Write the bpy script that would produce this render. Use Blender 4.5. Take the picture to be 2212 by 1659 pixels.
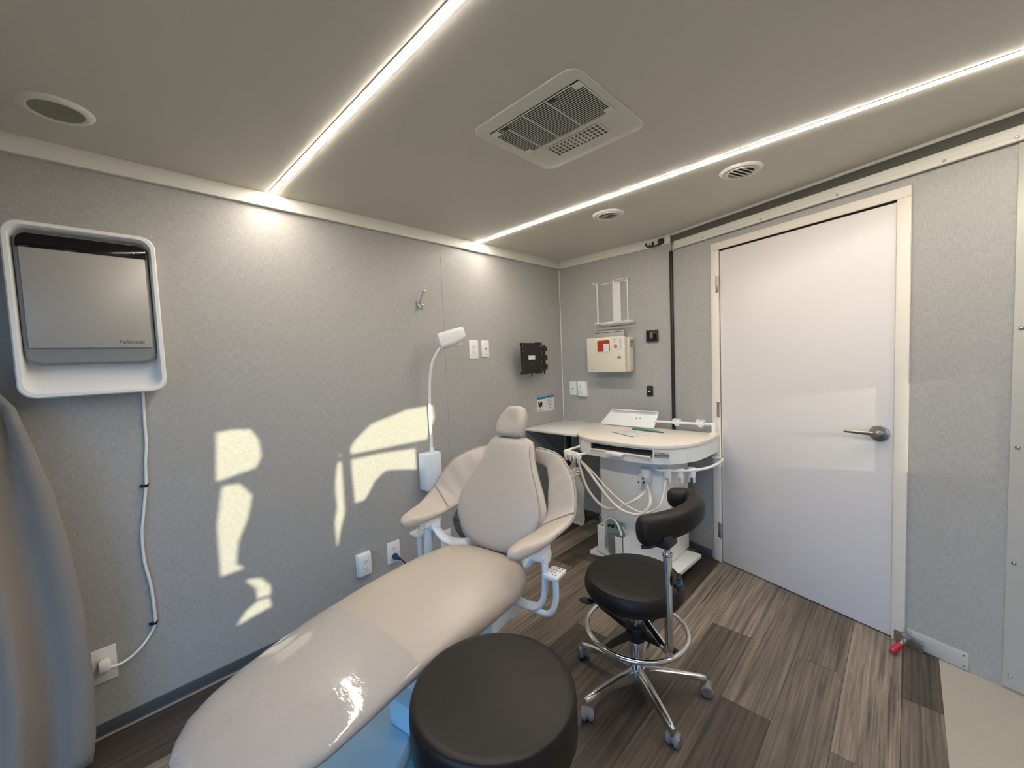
import bpy, bmesh, math, random
from mathutils import Vector, Matrix
random.seed(4)
for o in list(bpy.data.objects): bpy.data.objects.remove(o, do_unlink=True)
SC = bpy.context.scene
COL = SC.collection
PI = math.pi

# ------------------------------------------------------------------ camera
F_PX = 877.2
cd = bpy.data.cameras.new('camera'); cam = bpy.data.objects.new('camera', cd); COL.objects.link(cam)
cd.sensor_width = 36.0; cd.lens = F_PX / 2212 * 36.0; cd.clip_start = 0.02; cd.clip_end = 200
yaw, pitch, roll = math.radians(44.3425), math.radians(-3.3912), math.radians(-2.369)
f = Vector((math.cos(yaw)*math.cos(pitch), math.sin(yaw)*math.cos(pitch), math.sin(pitch)))
r = Vector((math.sin(yaw), -math.cos(yaw), 0)); u = r.cross(f)
r2 = r*math.cos(roll) + u*math.sin(roll); u2 = u*math.cos(roll) - r*math.sin(roll)
cam.matrix_world = Matrix(((r2.x, u2.x, -f.x, -2.9254), (r2.y, u2.y, -f.y, -2.223), (r2.z, u2.z, -f.z, 1.3922), (0, 0, 0, 1)))
SC.camera = cam

# ------------------------------------------------------------------ world, sun, exposure
SKY_STRENGTH = 3.1
SUN_STRENGTH = 4.0
LED_STRENGTH = 68.0
SC.view_settings.view_transform = 'Standard'; SC.view_settings.look = 'None'
SC.view_settings.gamma = 1.0; SC.view_settings.use_curve_mapping = False
SC.view_settings.exposure = 0.64
w = bpy.data.worlds.new('sky'); SC.world = w; w.use_nodes = True
bg = w.node_tree.nodes['Background']
bg.inputs[1].default_value = SKY_STRENGTH
_nt = w.node_tree; _tc = _nt.nodes.new('ShaderNodeTexCoord'); _sx = _nt.nodes.new('ShaderNodeSeparateXYZ'); _cr = _nt.nodes.new('ShaderNodeValToRGB')
_mr = _nt.nodes.new('ShaderNodeMapRange'); _mr.inputs[1].default_value = -1; _mr.inputs[2].default_value = 1
_cr.color_ramp.elements[0].position = 0.47; _cr.color_ramp.elements[0].color = (0.10, 0.085, 0.06, 1)      # ground outside
_cr.color_ramp.elements[1].position = 0.50; _cr.color_ramp.elements[1].color = (0.30, 0.60, 1.0, 1)      # sky at the horizon
_e = _cr.color_ramp.elements.new(1.0); _e.color = (0.15, 0.42, 1.0, 1)
_nt.links.new(_tc.outputs['Generated'], _sx.inputs[0]); _nt.links.new(_sx.outputs[2], _mr.inputs[0]); _nt.links.new(_mr.outputs[0], _cr.inputs[0]); _nt.links.new(_cr.outputs[0], bg.inputs[0])
sd = bpy.data.lights.new('sun', 'SUN'); sun = bpy.data.objects.new('sun', sd); COL.objects.link(sun)
sd.energy = SUN_STRENGTH; sd.angle = math.radians(0.35); sd.color = (1.0, 0.94, 0.66)
SUN_DIR = Vector((0.45, 0.893, -0.170)).normalized(); KX = SUN_DIR.x/SUN_DIR.y; KZ = -SUN_DIR.z/SUN_DIR.y
sun.rotation_euler = SUN_DIR.to_track_quat('-Z', 'Y').to_euler(); sun.location = (-4, -6, 3)

# ------------------------------------------------------------------ helpers
def setp(o, label=None, cat=None, group=None, kind=None):
    if label: o['label'] = label
    if cat: o['category'] = cat
    if group: o['group'] = group
    if kind: o['kind'] = kind
    return o

def newmat(name, col, rough=0.5, metal=0.0, **kw):
    m = bpy.data.materials.new(name); m.use_nodes = True
    b = m.node_tree.nodes['Principled BSDF']
    b.inputs['Base Color'].default_value = (*col, 1); b.inputs['Roughness'].default_value = rough
    b.inputs['Metallic'].default_value = metal
    for k, v in kw.items(): b.inputs[k.replace('_', ' ')].default_value = v
    return m

def noisy(m, scale=(60, 60, 60), amt=0.06, bump=0.0, detail=3):
    """fine procedural variation of colour (and relief)"""
    nt = m.node_tree; b = nt.nodes['Principled BSDF']
    tc = nt.nodes.new('ShaderNodeTexCoord'); mp = nt.nodes.new('ShaderNodeMapping')
    mp.inputs['Scale'].default_value = scale
    nz = nt.nodes.new('ShaderNodeTexNoise'); nz.inputs['Scale'].default_value = 1.0; nz.inputs['Detail'].default_value = detail
    nt.links.new(tc.outputs['Object'], mp.inputs[0]); nt.links.new(mp.outputs[0], nz.inputs['Vector'])
    c = b.inputs['Base Color'].default_value
    mx = nt.nodes.new('ShaderNodeMix'); mx.data_type = 'RGBA'
    mx.inputs[6].default_value = (*[max(0, v*(1-amt)) for v in c[:3]], 1)
    mx.inputs[7].default_value = (*[min(1, v*(1+amt)) for v in c[:3]], 1)
    nt.links.new(nz.outputs['Fac'], mx.inputs[0]); nt.links.new(mx.outputs[2], b.inputs['Base Color'])
    if bump:
        bp = nt.nodes.new('ShaderNodeBump'); bp.inputs['Strength'].default_value = bump; bp.inputs['Distance'].default_value = 0.002
        nt.links.new(nz.outputs['Fac'], bp.inputs['Height']); nt.links.new(bp.outputs[0], b.inputs['Normal'])
    return m

class MB:
    """collects shapes into one mesh object"""
    def __init__(s): s.bm = bmesh.new()
    def _xf(s, vs, M):
        if M is not None: bmesh.ops.transform(s.bm, matrix=M, verts=vs)
    def box(s, lo, hi, bev=0.0, M=None, seg=2):
        c = [(a+b)/2 for a, b in zip(lo, hi)]; d = [abs(b-a) for a, b in zip(lo, hi)]
        t = bmesh.new(); bmesh.ops.create_cube(t, size=1)
        bmesh.ops.transform(t, matrix=Matrix.Translation(c) @ Matrix.Diagonal((*d, 1)), verts=t.verts)
        if bev > 0: bmesh.ops.bevel(t, geom=t.edges[:], offset=min(bev, min(d)*0.49), segments=seg, affect='EDGES', profile=0.5)
        return s._join(t, M)
    def _join(s, t, M=None):
        if M is not None: bmesh.ops.transform(t, matrix=M, verts=t.verts)
        me = bpy.data.meshes.new('tmp'); t.to_mesh(me); t.free(); s.bm.from_mesh(me); bpy.data.meshes.remove(me); return s
    def cyl(s, p0, p1, r0, r1=None, n=24, bev=0.0):
        p0, p1 = Vector(p0), Vector(p1); d = p1-p0; r1 = r0 if r1 is None else r1
        t = bmesh.new(); bmesh.ops.create_cone(t, cap_ends=True, segments=n, radius1=r0, radius2=r1, depth=d.length)
        if bev > 0:
            es = [e for e in t.edges if len(e.link_faces) == 2 and any(len(fc.verts) > 4 for fc in e.link_faces)]
            bmesh.ops.bevel(t, geom=es, offset=bev, segments=2, affect='EDGES', profile=0.5)
        M = Matrix.Translation((p0+p1)/2) @ d.to_track_quat('Z', 'Y').to_matrix().to_4x4()
        return s._join(t, M)
    def sphere(s, c, rad, sc=(1, 1, 1), n=20):
        t = bmesh.new(); bmesh.ops.create_uvsphere(t, u_segments=n, v_segments=n//2+2, radius=rad)
        return s._join(t, Matrix.Translation(c) @ Matrix.Diagonal((*sc, 1)))
    def lathe(s, prof, n=48, M=None):
        t = bmesh.new(); rings = []
        for (rr, z) in prof:
            if rr < 1e-6: rings.append([t.verts.new((0, 0, z))])
            else: rings.append([t.verts.new((rr*math.cos(2*PI*i/n), rr*math.sin(2*PI*i/n), z)) for i in range(n)])
        for a, b in zip(rings, rings[1:]):
            for i in range(n):
                j = (i+1) % n
                if len(a) == 1 and len(b) > 1: t.faces.new((a[0], b[i], b[j]))
                elif len(b) == 1 and len(a) > 1: t.faces.new((a[i], b[0], a[j]))
                elif len(a) > 1: t.faces.new((a[i], a[j], b[j], b[i]))
        bmesh.ops.recalc_face_normals(t, faces=t.faces)
        return s._join(t, M)
    def loft(s, secs, cap=True, closed=False, M=None):
        t = bmesh.new(); rs = [[t.verts.new(p) for p in sec] for sec in secs]; n = len(secs[0])
        pairs = list(zip(rs, rs[1:]))
        if closed: pairs.append((rs[-1], rs[0]))
        for a, b in pairs:
            for i in range(n):
                j = (i+1) % n; t.faces.new((a[i], a[j], b[j], b[i]))
        if cap and not closed: t.faces.new(rs[0][::-1]); t.faces.new(rs[-1])
        bmesh.ops.recalc_face_normals(t, faces=t.faces)
        return s._join(t, M)
    def tube(s, pts, rad, n=12, closed=False, smooth=6, flat=None):
        P = spline(pts, smooth, closed) if smooth > 1 else [Vector(p) for p in pts]
        m = len(P); secs = []; up = None
        for i, p in enumerate(P):
            if closed: tg = P[(i+1) % m]-P[i-1]
            else: tg = P[min(i+1, m-1)]-P[max(i-1, 0)]
            tg.normalize()
            if up is None: up = Vector((0, 0, 1)) if abs(tg.z) < 0.9 else Vector((1, 0, 0))
            sd_ = tg.cross(up).normalized(); up = sd_.cross(tg).normalized()
            rr = rad[min(int(i*len(rad)/m), len(rad)-1)] if isinstance(rad, (list, tuple)) else rad
            fx = flat if flat else 1.0
            secs.append([p + sd_*rr*math.cos(2*PI*k/n) + up*rr*fx*math.sin(2*PI*k/n) for k in range(n)])
        return s.loft(secs, closed=closed)
    def prism(s, poly, z0, z1, bev=0.0, M=None):
        t = bmesh.new(); vs = [t.verts.new((x, y, z0)) for x, y in poly]; fc = t.faces.new(vs)
        ret = bmesh.ops.extrude_face_region(t, geom=[fc])
        bmesh.ops.translate(t, verts=[v for v in ret['geom'] if isinstance(v, bmesh.types.BMVert)], vec=(0, 0, z1-z0))
        bmesh.ops.recalc_face_normals(t, faces=t.faces)
        if bev > 0:
            es = [e for e in t.edges if abs(e.verts[0].co.z-e.verts[1].co.z) < 1e-6]
            bmesh.ops.bevel(t, geom=es, offset=bev, segments=2, affect='EDGES', profile=0.5)
        return s._join(t, M)
    def quad(s, *p):
        s.bm.faces.new([s.bm.verts.new(q) for q in p]); return s
    def build(s, name, mat, parent=None, smooth=True, angle=35, sub=0, loc=None, rz=0.0):
        me = bpy.data.meshes.new(name); s.bm.normal_update()
        s.bm.to_mesh(me); s.bm.free(); me.materials.append(mat)
        o = bpy.data.objects.new(name, me); COL.objects.link(o)
        if parent is not None: o.parent = parent
        if loc is not None: o.location = loc
        o.rotation_euler[2] = rz
        if smooth:
            me.polygons.foreach_set('use_smooth', [True]*len(me.polygons))
            me.set_sharp_from_angle(angle=math.radians(angle))
        if sub:
            sm = o.modifiers.new('sub', 'SUBSURF'); sm.levels = sub; sm.render_levels = sub
        return o

def spline(pts, k=6, closed=False):
    P = [Vector(p) for p in pts]; n = len(P); out = []
    if n < 3 and not closed: return P
    rng = n if closed else n-1
    for i in range(rng):
        if closed: a, b, c, d = P[i-1], P[i], P[(i+1) % n], P[(i+2) % n]
        else: a, b, c, d = P[max(i-1, 0)], P[i], P[i+1], P[min(i+2, n-1)]
        for j in range(k):
            t = j/k
            out.append(0.5*((2*b)+(c-a)*t+(2*a-5*b+4*c-d)*t*t+(3*b-a-3*c+d)*t**3))
    if not closed: out.append(P[-1])
    return out

def rrect(x0, x1, y0, y1, rad, n=6):
    o = []
    for cx, cy, a0 in ((x1-rad, y1-rad, 0), (x0+rad, y1-rad, 90), (x0+rad, y0+rad, 180), (x1-rad, y0+rad, 270)):
        for i in range(n+1):
            a = math.radians(a0+90*i/n); o.append((cx+rad*math.cos(a), cy+rad*math.sin(a)))
    return o

def thing(name, label, cat, loc=(0, 0, 0), rz=0.0, group=None):
    o = bpy.data.objects.new(name, None); COL.objects.link(o); o.empty_display_size = 0.1
    o.location = loc; o.rotation_euler[2] = rz
    return setp(o, label, cat, group)

def copy_tree(o, parent=None):
    c = o.copy(); COL.objects.link(c); c.parent = parent
    for ch in list(o.children): copy_tree(ch, c)
    return c

def text_mesh(name, s, size, mat, parent, M, depth=0.0006, shear=0.0, bold=0.0):
    cu = bpy.data.curves.new('txt', 'FONT'); cu.body = s; cu.size = size; cu.extrude = depth; cu.shear = shear; cu.offset = bold
    t = bpy.data.objects.new('txt', cu); COL.objects.link(t)
    dg = bpy.context.evaluated_depsgraph_get(); me = bpy.data.meshes.new_from_object(t.evaluated_get(dg))
    bpy.data.objects.remove(t, do_unlink=True); bpy.data.curves.remove(cu)
    me.transform(M); me.materials.clear(); me.materials.append(mat)
    o = bpy.data.objects.new(name, me); COL.objects.link(o); o.parent = parent
    return o

# frames: local x = to the right seen from the room, local -y = out of the wall, z up
RB = -PI/2                                    # right wall (plane x = 0)
DX, DY = -0.29852, -0.95441                   # direction along the door wall
RD = math.atan2(DY, DX)
D0 = Vector((0.0, -0.9987, 0.0))
def onD(s, z, off=0.0):                       # point on the door wall
    n = Vector((DY, -DX, 0)); return D0 + Vector((DX, DY, 0))*s + n*off + Vector((0, 0, z))
def XZ(): return Matrix.Rotation(PI/2, 4, 'X')   # prism drawn in x,y stands up: (x, y, z) -> (x, -z, y)

# ------------------------------------------------------------------ materials
def wall_material():
    m = newmat('linen_vinyl', (0.40, 0.395, 0.375), 0.42); nt = m.node_tree; b = nt.nodes['Principled BSDF']
    tc = nt.nodes.new('ShaderNodeTexCoord')
    outs = []
    for sc in ((560, 560, 34), (34, 34, 560)):
        mp = nt.nodes.new('ShaderNodeMapping'); mp.inputs['Scale'].default_value = sc
        nz = nt.nodes.new('ShaderNodeTexNoise'); nz.inputs['Scale'].default_value = 1.0; nz.inputs['Detail'].default_value = 2
        nt.links.new(tc.outputs['Object'], mp.inputs[0]); nt.links.new(mp.outputs[0], nz.inputs['Vector']); outs.append(nz)
    ad = nt.nodes.new('ShaderNodeMath'); ad.operation = 'ADD'
    nt.links.new(outs[0].outputs['Fac'], ad.inputs[0]); nt.links.new(outs[1].outputs['Fac'], ad.inputs[1])
    cr = nt.nodes.new('ShaderNodeValToRGB')
    cr.color_ramp.elements[0].position = 0.30; cr.color_ramp.elements[0].color = (0.30, 0.295, 0.28, 1)
    cr.color_ramp.elements[1].position = 0.72; cr.color_ramp.elements[1].color = (0.52, 0.51, 0.485, 1)
    hv = nt.nodes.new('ShaderNodeMath'); hv.operation = 'MULTIPLY'; hv.inputs[1].default_value = 0.5
    nt.links.new(ad.outputs[0], hv.inputs[0]); nt.links.new(hv.outputs[0], cr.inputs[0])
    nt.links.new(cr.outputs[0], b.inputs['Base Color'])
    bp = nt.nodes.new('ShaderNodeBump'); bp.inputs['Strength'].default_value = 0.12; bp.inputs['Distance'].default_value = 0.001
    nt.links.new(hv.outputs[0], bp.inputs['Height']); nt.links.new(bp.outputs[0], b.inputs['Normal'])
    return m

def floor_material():
    m = newmat('vinyl_planks', (0.2, 0.17, 0.14), 0.45); nt = m.node_tree; b = nt.nodes['Principled BSDF']
    N = nt.nodes.new; L = nt.links.new
    tc = N('ShaderNodeTexCoord')
    mp = N('ShaderNodeMapping'); mp.inputs['Location'].default_value = (0.80, 0.12, 0)
    L(tc.outputs['Object'], mp.inputs[0])
    br = N('ShaderNodeTexBrick'); br.inputs['Scale'].default_value = 1.0
    br.offset = 0.37; br.offset_frequency = 2
    br.inputs['Brick Width'].default_value = 1.22; br.inputs['Row Height'].default_value = 0.175
    br.inputs['Mortar Size'].default_value = 0.0012; br.inputs['Mortar Smooth'].default_value = 0.2; br.inputs['Bias'].default_value = 0.0
    br.inputs['Color1'].default_value = (0, 0, 0, 1); br.inputs['Color2'].default_value = (1, 1, 1, 1); br.inputs['Mortar'].default_value = (0, 0, 0, 1)
    L(mp.outputs[0], br.inputs['Vector'])
    # grain: noise stretched along the plank, shifted from plank to plank
    sh = N('ShaderNodeVectorMath'); sh.operation = 'MULTIPLY_ADD'; sh.inputs[1].default_value = (7.3, 3.1, 0)
    L(br.outputs['Color'], sh.inputs[0]); L(tc.outputs['Object'], sh.inputs[2])
    g1 = N('ShaderNodeMapping'); g1.inputs['Scale'].default_value = (1.8, 78, 1); L(sh.outputs[0], g1.inputs[0])
    n1 = N('ShaderNodeTexNoise'); n1.inputs['Scale'].default_value = 1; n1.inputs['Detail'].default_value = 8; n1.inputs['Roughness'].default_value = 0.68; n1.inputs['Distortion'].default_value = 0.6
    L(g1.outputs[0], n1.inputs['Vector'])
    g2 = N('ShaderNodeMapping'); g2.inputs['Scale'].default_value = (1.6, 7, 1); L(sh.outputs[0], g2.inputs[0])
    n2 = N('ShaderNodeTexNoise'); n2.inputs['Scale'].default_value = 1; n2.inputs['Detail'].default_value = 3; L(g2.outputs[0], n2.inputs['Vector'])
    tone = N('ShaderNodeValToRGB'); L(br.outputs['Color'], tone.inputs[0])
    e = tone.color_ramp.elements; e[0].position = 0.0; e[0].color = (0.050, 0.040, 0.034, 1); e[1].position = 1.0; e[1].color = (0.27, 0.232, 0.192, 1)
    x = tone.color_ramp.elements.new(0.5); x.color = (0.118, 0.098, 0.082, 1)
    gr = N('ShaderNodeValToRGB'); L(n1.outputs['Fac'], gr.inputs[0])
    gr.color_ramp.elements[0].position = 0.33; gr.color_ramp.elements[0].color = (0.34, 0.32, 0.30, 1)
    gr.color_ramp.elements[1].position = 0.66; gr.color_ramp.elements[1].color = (1.50, 1.46, 1.40, 1)
    g3 = N('ShaderNodeValToRGB'); L(n2.outputs['Fac'], g3.inputs[0])
    g3.color_ramp.elements[0].position = 0.3; g3.color_ramp.elements[0].color = (0.72, 0.71, 0.70, 1)
    g3.color_ramp.elements[1].position = 0.7; g3.color_ramp.elements[1].color = (1.2, 1.18, 1.15, 1)
    m1 = N('ShaderNodeMix'); m1.data_type = 'RGBA'; m1.blend_type = 'MULTIPLY'; m1.inputs[0].default_value = 1
    L(tone.outputs[0], m1.inputs[6]); L(gr.outputs[0], m1.inputs[7])
    m2 = N('ShaderNodeMix'); m2.data_type = 'RGBA'; m2.blend_type = 'MULTIPLY'; m2.inputs[0].default_value = 1
    L(m1.outputs[2], m2.inputs[6]); L(g3.outputs[0], m2.inputs[7])
    m3 = N('ShaderNodeMix'); m3.data_type = 'RGBA'; L(br.outputs['Fac'], m3.inputs[0]); L(m2.outputs[2], m3.inputs[6]); m3.inputs[7].default_value = (0.03, 0.025, 0.02, 1)
    L(m3.outputs[2], b.inputs['Base Color'])
    bp = N('ShaderNodeBump'); bp.inputs['Strength'].default_value = 0.15; bp.inputs['Distance'].default_value = 0.001
    L(n1.outputs['Fac'], bp.inputs['Height']); L(bp.outputs[0], b.inputs['Normal'])
    return m

M_wall = wall_material()
M_floor = floor_material()
M_ceil = noisy(newmat('ceiling_panel', (0.66, 0.63, 0.56), 0.55), (300, 300, 300), 0.03)
M_trim = noisy(newmat('white_trim', (0.78, 0.76, 0.69), 0.4), (40, 40, 40), 0.02)
M_jamb = noisy(newmat('cream_frame', (0.82, 0.76, 0.67), 0.4), (40, 40, 40), 0.02)
M_door = noisy(newmat('door_paint', (0.76, 0.72, 0.70), 0.33), (25, 25, 25), 0.015)
M_white = noisy(newmat('white_plastic', (0.86, 0.86, 0.84), 0.3), (50, 50, 50), 0.015)
M_wenamel = noisy(newmat('white_enamel', (0.86, 0.86, 0.85), 0.32), (30, 30, 30), 0.015)
M_cream = noisy(newmat('cream_plastic', (0.74, 0.68, 0.55), 0.38), (50, 50, 50), 0.02)
M_laminate = noisy(newmat('cream_laminate', (0.84, 0.77, 0.68), 0.3), (60, 60, 60), 0.015)
M_tabletop = noisy(newmat('white_laminate', (0.82, 0.81, 0.78), 0.25), (60, 60, 60), 0.015)
M_rubber = noisy(newmat('grey_vinyl_base', (0.075, 0.085, 0.095), 0.45), (40, 40, 40), 0.08)
M_cove = noisy(newmat('light_cove_strip', (0.32, 0.28, 0.25), 0.5), (40, 40, 40), 0.05)
M_black = noisy(newmat('black_metal', (0.012, 0.012, 0.013), 0.4), (60, 60, 60), 0.2)
M_blackp = noisy(newmat('black_plastic', (0.016, 0.015, 0.015), 0.45), (60, 60, 60), 0.2)
M_gloss = noisy(newmat('gloss_black', (0.006, 0.006, 0.007), 0.08), (60, 60, 60), 0.2)
M_dark = noisy(newmat('dark_gap', (0.02, 0.019, 0.017), 0.8), (60, 60, 60), 0.2)
M_dgrey = noisy(newmat('grey_seal', (0.12, 0.115, 0.10), 0.8), (60, 60, 60), 0.15)  # dark grey small parts, and painted shade in the wall gap and louvre
M_leather = noisy(newmat('beige_upholstery', (0.50, 0.435, 0.37), 0.36), (500, 500, 500), 0.05, 0.10)
M_piping = noisy(newmat('taupe_piping', (0.33, 0.28, 0.235), 0.4), (200, 200, 200), 0.05)
M_cover = noisy(newmat('clear_plastic_over_upholstery', (0.48, 0.435, 0.395), 0.07, 0.0, Coat_Weight=1.0, Coat_Roughness=0.03), (55, 55, 55), 0.03, 0.22)
M_stool = noisy(newmat('black_vinyl', (0.0115, 0.009, 0.008), 0.42, 0.0, Specular_IOR_Level=0.32), (400, 400, 400), 0.1, 0.15)
M_chrome = noisy(newmat('chrome', (0.74, 0.74, 0.74), 0.12, 1.0), (30, 30, 30), 0.03)
M_alu = noisy(newmat('polished_aluminium', (0.72, 0.71, 0.69), 0.2, 1.0), (30, 30, 30), 0.03)
M_steel = noisy(newmat('steel', (0.42, 0.40, 0.36), 0.35, 1.0), (60, 60, 60), 0.06)
M_nickel = noisy(newmat('satin_nickel', (0.50, 0.47, 0.42), 0.28, 1.0), (60, 60, 60), 0.06)
M_base = noisy(newmat('pale_blue_enamel', (0.48, 0.72, 0.84), 0.3), (30, 30, 30), 0.02)  # white chair base, with the blue daylight put into its colour
M_based = noisy(newmat('blue_grey_cover', (0.14, 0.34, 0.46), 0.4), (30, 30, 30), 0.03)  # lower plate of the white base, blue daylight painted in
M_castor = noisy(newmat('grey_castor', (0.20, 0.185, 0.18), 0.4), (60, 60, 60), 0.08)
M_silver = noisy(newmat('silver_panel', (0.44, 0.42, 0.385), 0.38, 0.15), (900, 900, 900), 0.06)
M_silver2 = noisy(newmat('dark_silver_panel', (0.25, 0.26, 0.265), 0.38, 0.2), (900, 900, 900), 0.06)
M_grey = noisy(newmat('grey_print', (0.16, 0.16, 0.16), 0.6), (60, 60, 60), 0.1)
M_lgrey = noisy(newmat('pale_grey_print', (0.42, 0.42, 0.42), 0.6), (60, 60, 60), 0.1)
M_red = noisy(newmat('red_rubber', (0.50, 0.012, 0.035), 0.4), (60, 60, 60), 0.1)
M_redw = noisy(newmat('red_window', (0.42, 0.035, 0.02), 0.25), (60, 60, 60), 0.1)
M_blue = noisy(newmat('blue_plug', (0.012, 0.05, 0.14), 0.4), (60, 60, 60), 0.1)
M_bluek = noisy(newmat('bright_blue_cap', (0.03, 0.22, 0.75), 0.4), (60, 60, 60), 0.1)
M_label = noisy(newmat('label_blue', (0.03, 0.22, 0.42), 0.5), (60, 60, 60), 0.1)
M_paper = noisy(newmat('paper', (0.74, 0.73, 0.70), 0.7), (60, 60, 60), 0.03)
M_green = noisy(newmat('teal_plastic', (0.02, 0.17, 0.14), 0.4), (60, 60, 60), 0.1)
M_tealm = noisy(newmat('pale_teal_metal', (0.36, 0.50, 0.47), 0.3, 0.3), (60, 60, 60), 0.05)
M_orange = noisy(newmat('orange_print', (0.62, 0.26, 0.03), 0.5), (60, 60, 60), 0.1)
M_curt = noisy(newmat('grey_curtain_cloth', (0.27, 0.235, 0.205), 0.85, 0.0, Sheen_Weight=0.3), (350, 350, 350), 0.08, 0.2)
M_hose = noisy(newmat('cream_hose', (0.74, 0.70, 0.62), 0.35), (60, 60, 60), 0.03)
M_deck = noisy(newmat('beige_bare_floor', (0.42, 0.385, 0.325), 0.4), (8, 8, 8), 0.06)
M_pale = noisy(newmat('pale_blue_shell', (0.76, 0.83, 0.90), 0.3), (30, 30, 30), 0.02)  # white shell parts, tinged in colour with the blue daylight
M_acgrey = noisy(newmat('vent_grille', (0.40, 0.42, 0.38), 0.5), (60, 60, 60), 0.05)
M_face = noisy(newmat('vent_face', (0.66, 0.65, 0.59), 0.5), (60, 60, 60), 0.03)
M_vinyl2 = noisy(newmat('off_white_panel', (0.52, 0.51, 0.47), 0.3), (12, 12, 12), 0.04)
def emis(name, col, s):
    m = bpy.data.materials.new(name); m.use_nodes = True; nt = m.node_tree; nt.nodes.clear()
    e = nt.nodes.new('ShaderNodeEmission'); e.inputs[0].default_value = (*col, 1); e.inputs[1].default_value = s
    o = nt.nodes.new('ShaderNodeOutputMaterial'); nt.links.new(e.outputs[0], o.inputs[0]); return m
M_led = emis('led_diffuser', (1.0, 0.91, 0.79), LED_STRENGTH)
def film(name, col, a):
    m = newmat(name, col, 0.12); m.node_tree.nodes['Principled BSDF'].inputs['Alpha'].default_value = a; return m
M_bag = film('clear_bag', (0.85, 0.83, 0.78), 0.24)
M_glass = film('window_glass', (0.9, 0.95, 1.0), 0.04)

# ------------------------------------------------------------------ the room
H = 2.2355; HM = 2.171; XL = -4.7; YF = -3.5; SD_END = (3.5-0.9987)/0.95441
def struct(name, mb, mat, parent=None, **k):
    o = mb.build(name, mat, parent, **k)
    if parent is None: o['kind'] = 'structure'
    return o
struct('floor', MB().box((XL-.1, -2.336, -0.10), (0.15, 0.12, 0.0)), M_floor)
struct('floor', MB().box((XL-.1, YF-.1, -0.10), (0.15, -2.336, -0.0005)), M_deck)
struct('ceiling', MB().box((XL-.1, YF-.1, H), (0.15, 0.12, H+0.1)), M_ceil)
struct('wall_back', MB().box((XL-.1, 0.0, 0), (-1.2805, 0.1, H)).box((-1.2785, 0.0, 0), (0.0, 0.1, H)).box((-1.2805, 0.0015, 0), (-1.2785, 0.1, H)), M_wall)
struct('wall_right', MB().box((0.0, -1.005, 0), (0.1, 0.1, H)), M_wall)
struct('trim_1', MB().cyl((-0.002, -0.002, 0), (-0.002, -0.002, HM), 0.004, n=8), M_trim)   # corner bead
# door wall: panels round the opening
S0, S1, ZT = 0.3763, 1.2379, 2.03
wd = MB()
wd.box((0.012, 0, 0), (S0-.02, .06, 2.18)).box((S1+.02, 0, 0.0), (SD_END, .06, 2.18)).box((S0-.02, 0, ZT+.02), (S1+.02, .06, 2.18))
o = wd.build('wall_door', M_wall, loc=D0, rz=RD); o['kind'] = 'structure'
o = MB().box((-0.05, .065, 0), (SD_END+.1, .1, H)).build('wall_outer', M_dark, loc=D0, rz=RD); o['kind'] = 'structure'
struct('baseboard_back', MB().box((XL, -0.007, 0.006), (0, 0, 0.052), 0.002).box((XL, -0.010, 0), (0, 0, 0.010), 0.002), M_rubber)
struct('trim_2', MB().prism([(XL, -0.021), (0, -0.021), (0, -0.0105), (XL, -0.0105)], 0.0, 0.007, 0.002), M_cove)
struct('baseboard_right', MB().box((-0.008, -1.0, 0), (0, 0, 0.052), 0.002), M_rubber)
o = MB().box((0.03, -.008, 0), (S0-.075, 0, 0.05), 0.002).build('baseboard_door', M_rubber, loc=D0, rz=RD); o['kind'] = 'structure'
# mouldings under the ceiling
struct('trim_3', MB().box((XL, -0.022, HM), (0.0, 0.002, H), 0.002), M_trim)
struct('trim_4', MB().box((-0.014, -1.0, HM), (0.0, -0.014, H), 0.002).box((-0.017, -1.005, HM+.005), (0.0, -0.975, H)), M_trim)
o = MB().box((0.02, -.014, 2.222), (SD_END, .03, H)).build('trim_5', M_trim, loc=D0, rz=RD); o['kind'] = 'structure'
o = MB().box((0.02, -.004, 2.170), (SD_END, .05, 2.224)).build('trim_6', M_dgrey, loc=D0, rz=RD); o['kind'] = 'structure'  # dark strip painted as the shade in the gap above the wall
rail = MB().box((0.045, -.020, 2.138), (SD_END, 0, 2.176), 0.003).box((0.045, -.024, 2.120), (SD_END, -.004, 2.142), 0.003)
o = rail.build('trim_7', M_trim, loc=D0, rz=RD); o['kind'] = 'structure'
for s in (0.278, 0.647, 1.019, 1.391, 1.583, 1.9):
    t = MB().cyl((0, 0, 0), (0, -.004, 0), .006, .004, n=12).cyl((0, -.004, 0), (0, -.005, 0), .002, n=8).build('screw', M_steel, o); t.location = (s, -.024, 2.134)
# black seal strip between right wall and door wall
o = MB().box((0, -.016, 0.02), (.024, .002, 2.12), 0.007, seg=3).build('trim_8', M_blackp, loc=(D0.x, D0.y+.002, 0), rz=RD); o['kind'] = 'structure'
# off-white screwed panel at the far right of the door wall
o = MB().box((1.584, -.006, 0.012), (SD_END, 0, 2.118), 0.002).build('trim_9', M_vinyl2, loc=D0, rz=RD); o['kind'] = 'structure'
for z in (1.433, .978, .523, .064):
    t = MB().cyl((0, 0, 0), (0, -.003, 0), .007, n=16).sphere((0, -.003, 0), .005, (1, .5, 1), 12).build('screw', M_chrome, o); t.location = (1.604, -.006, z)
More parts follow.
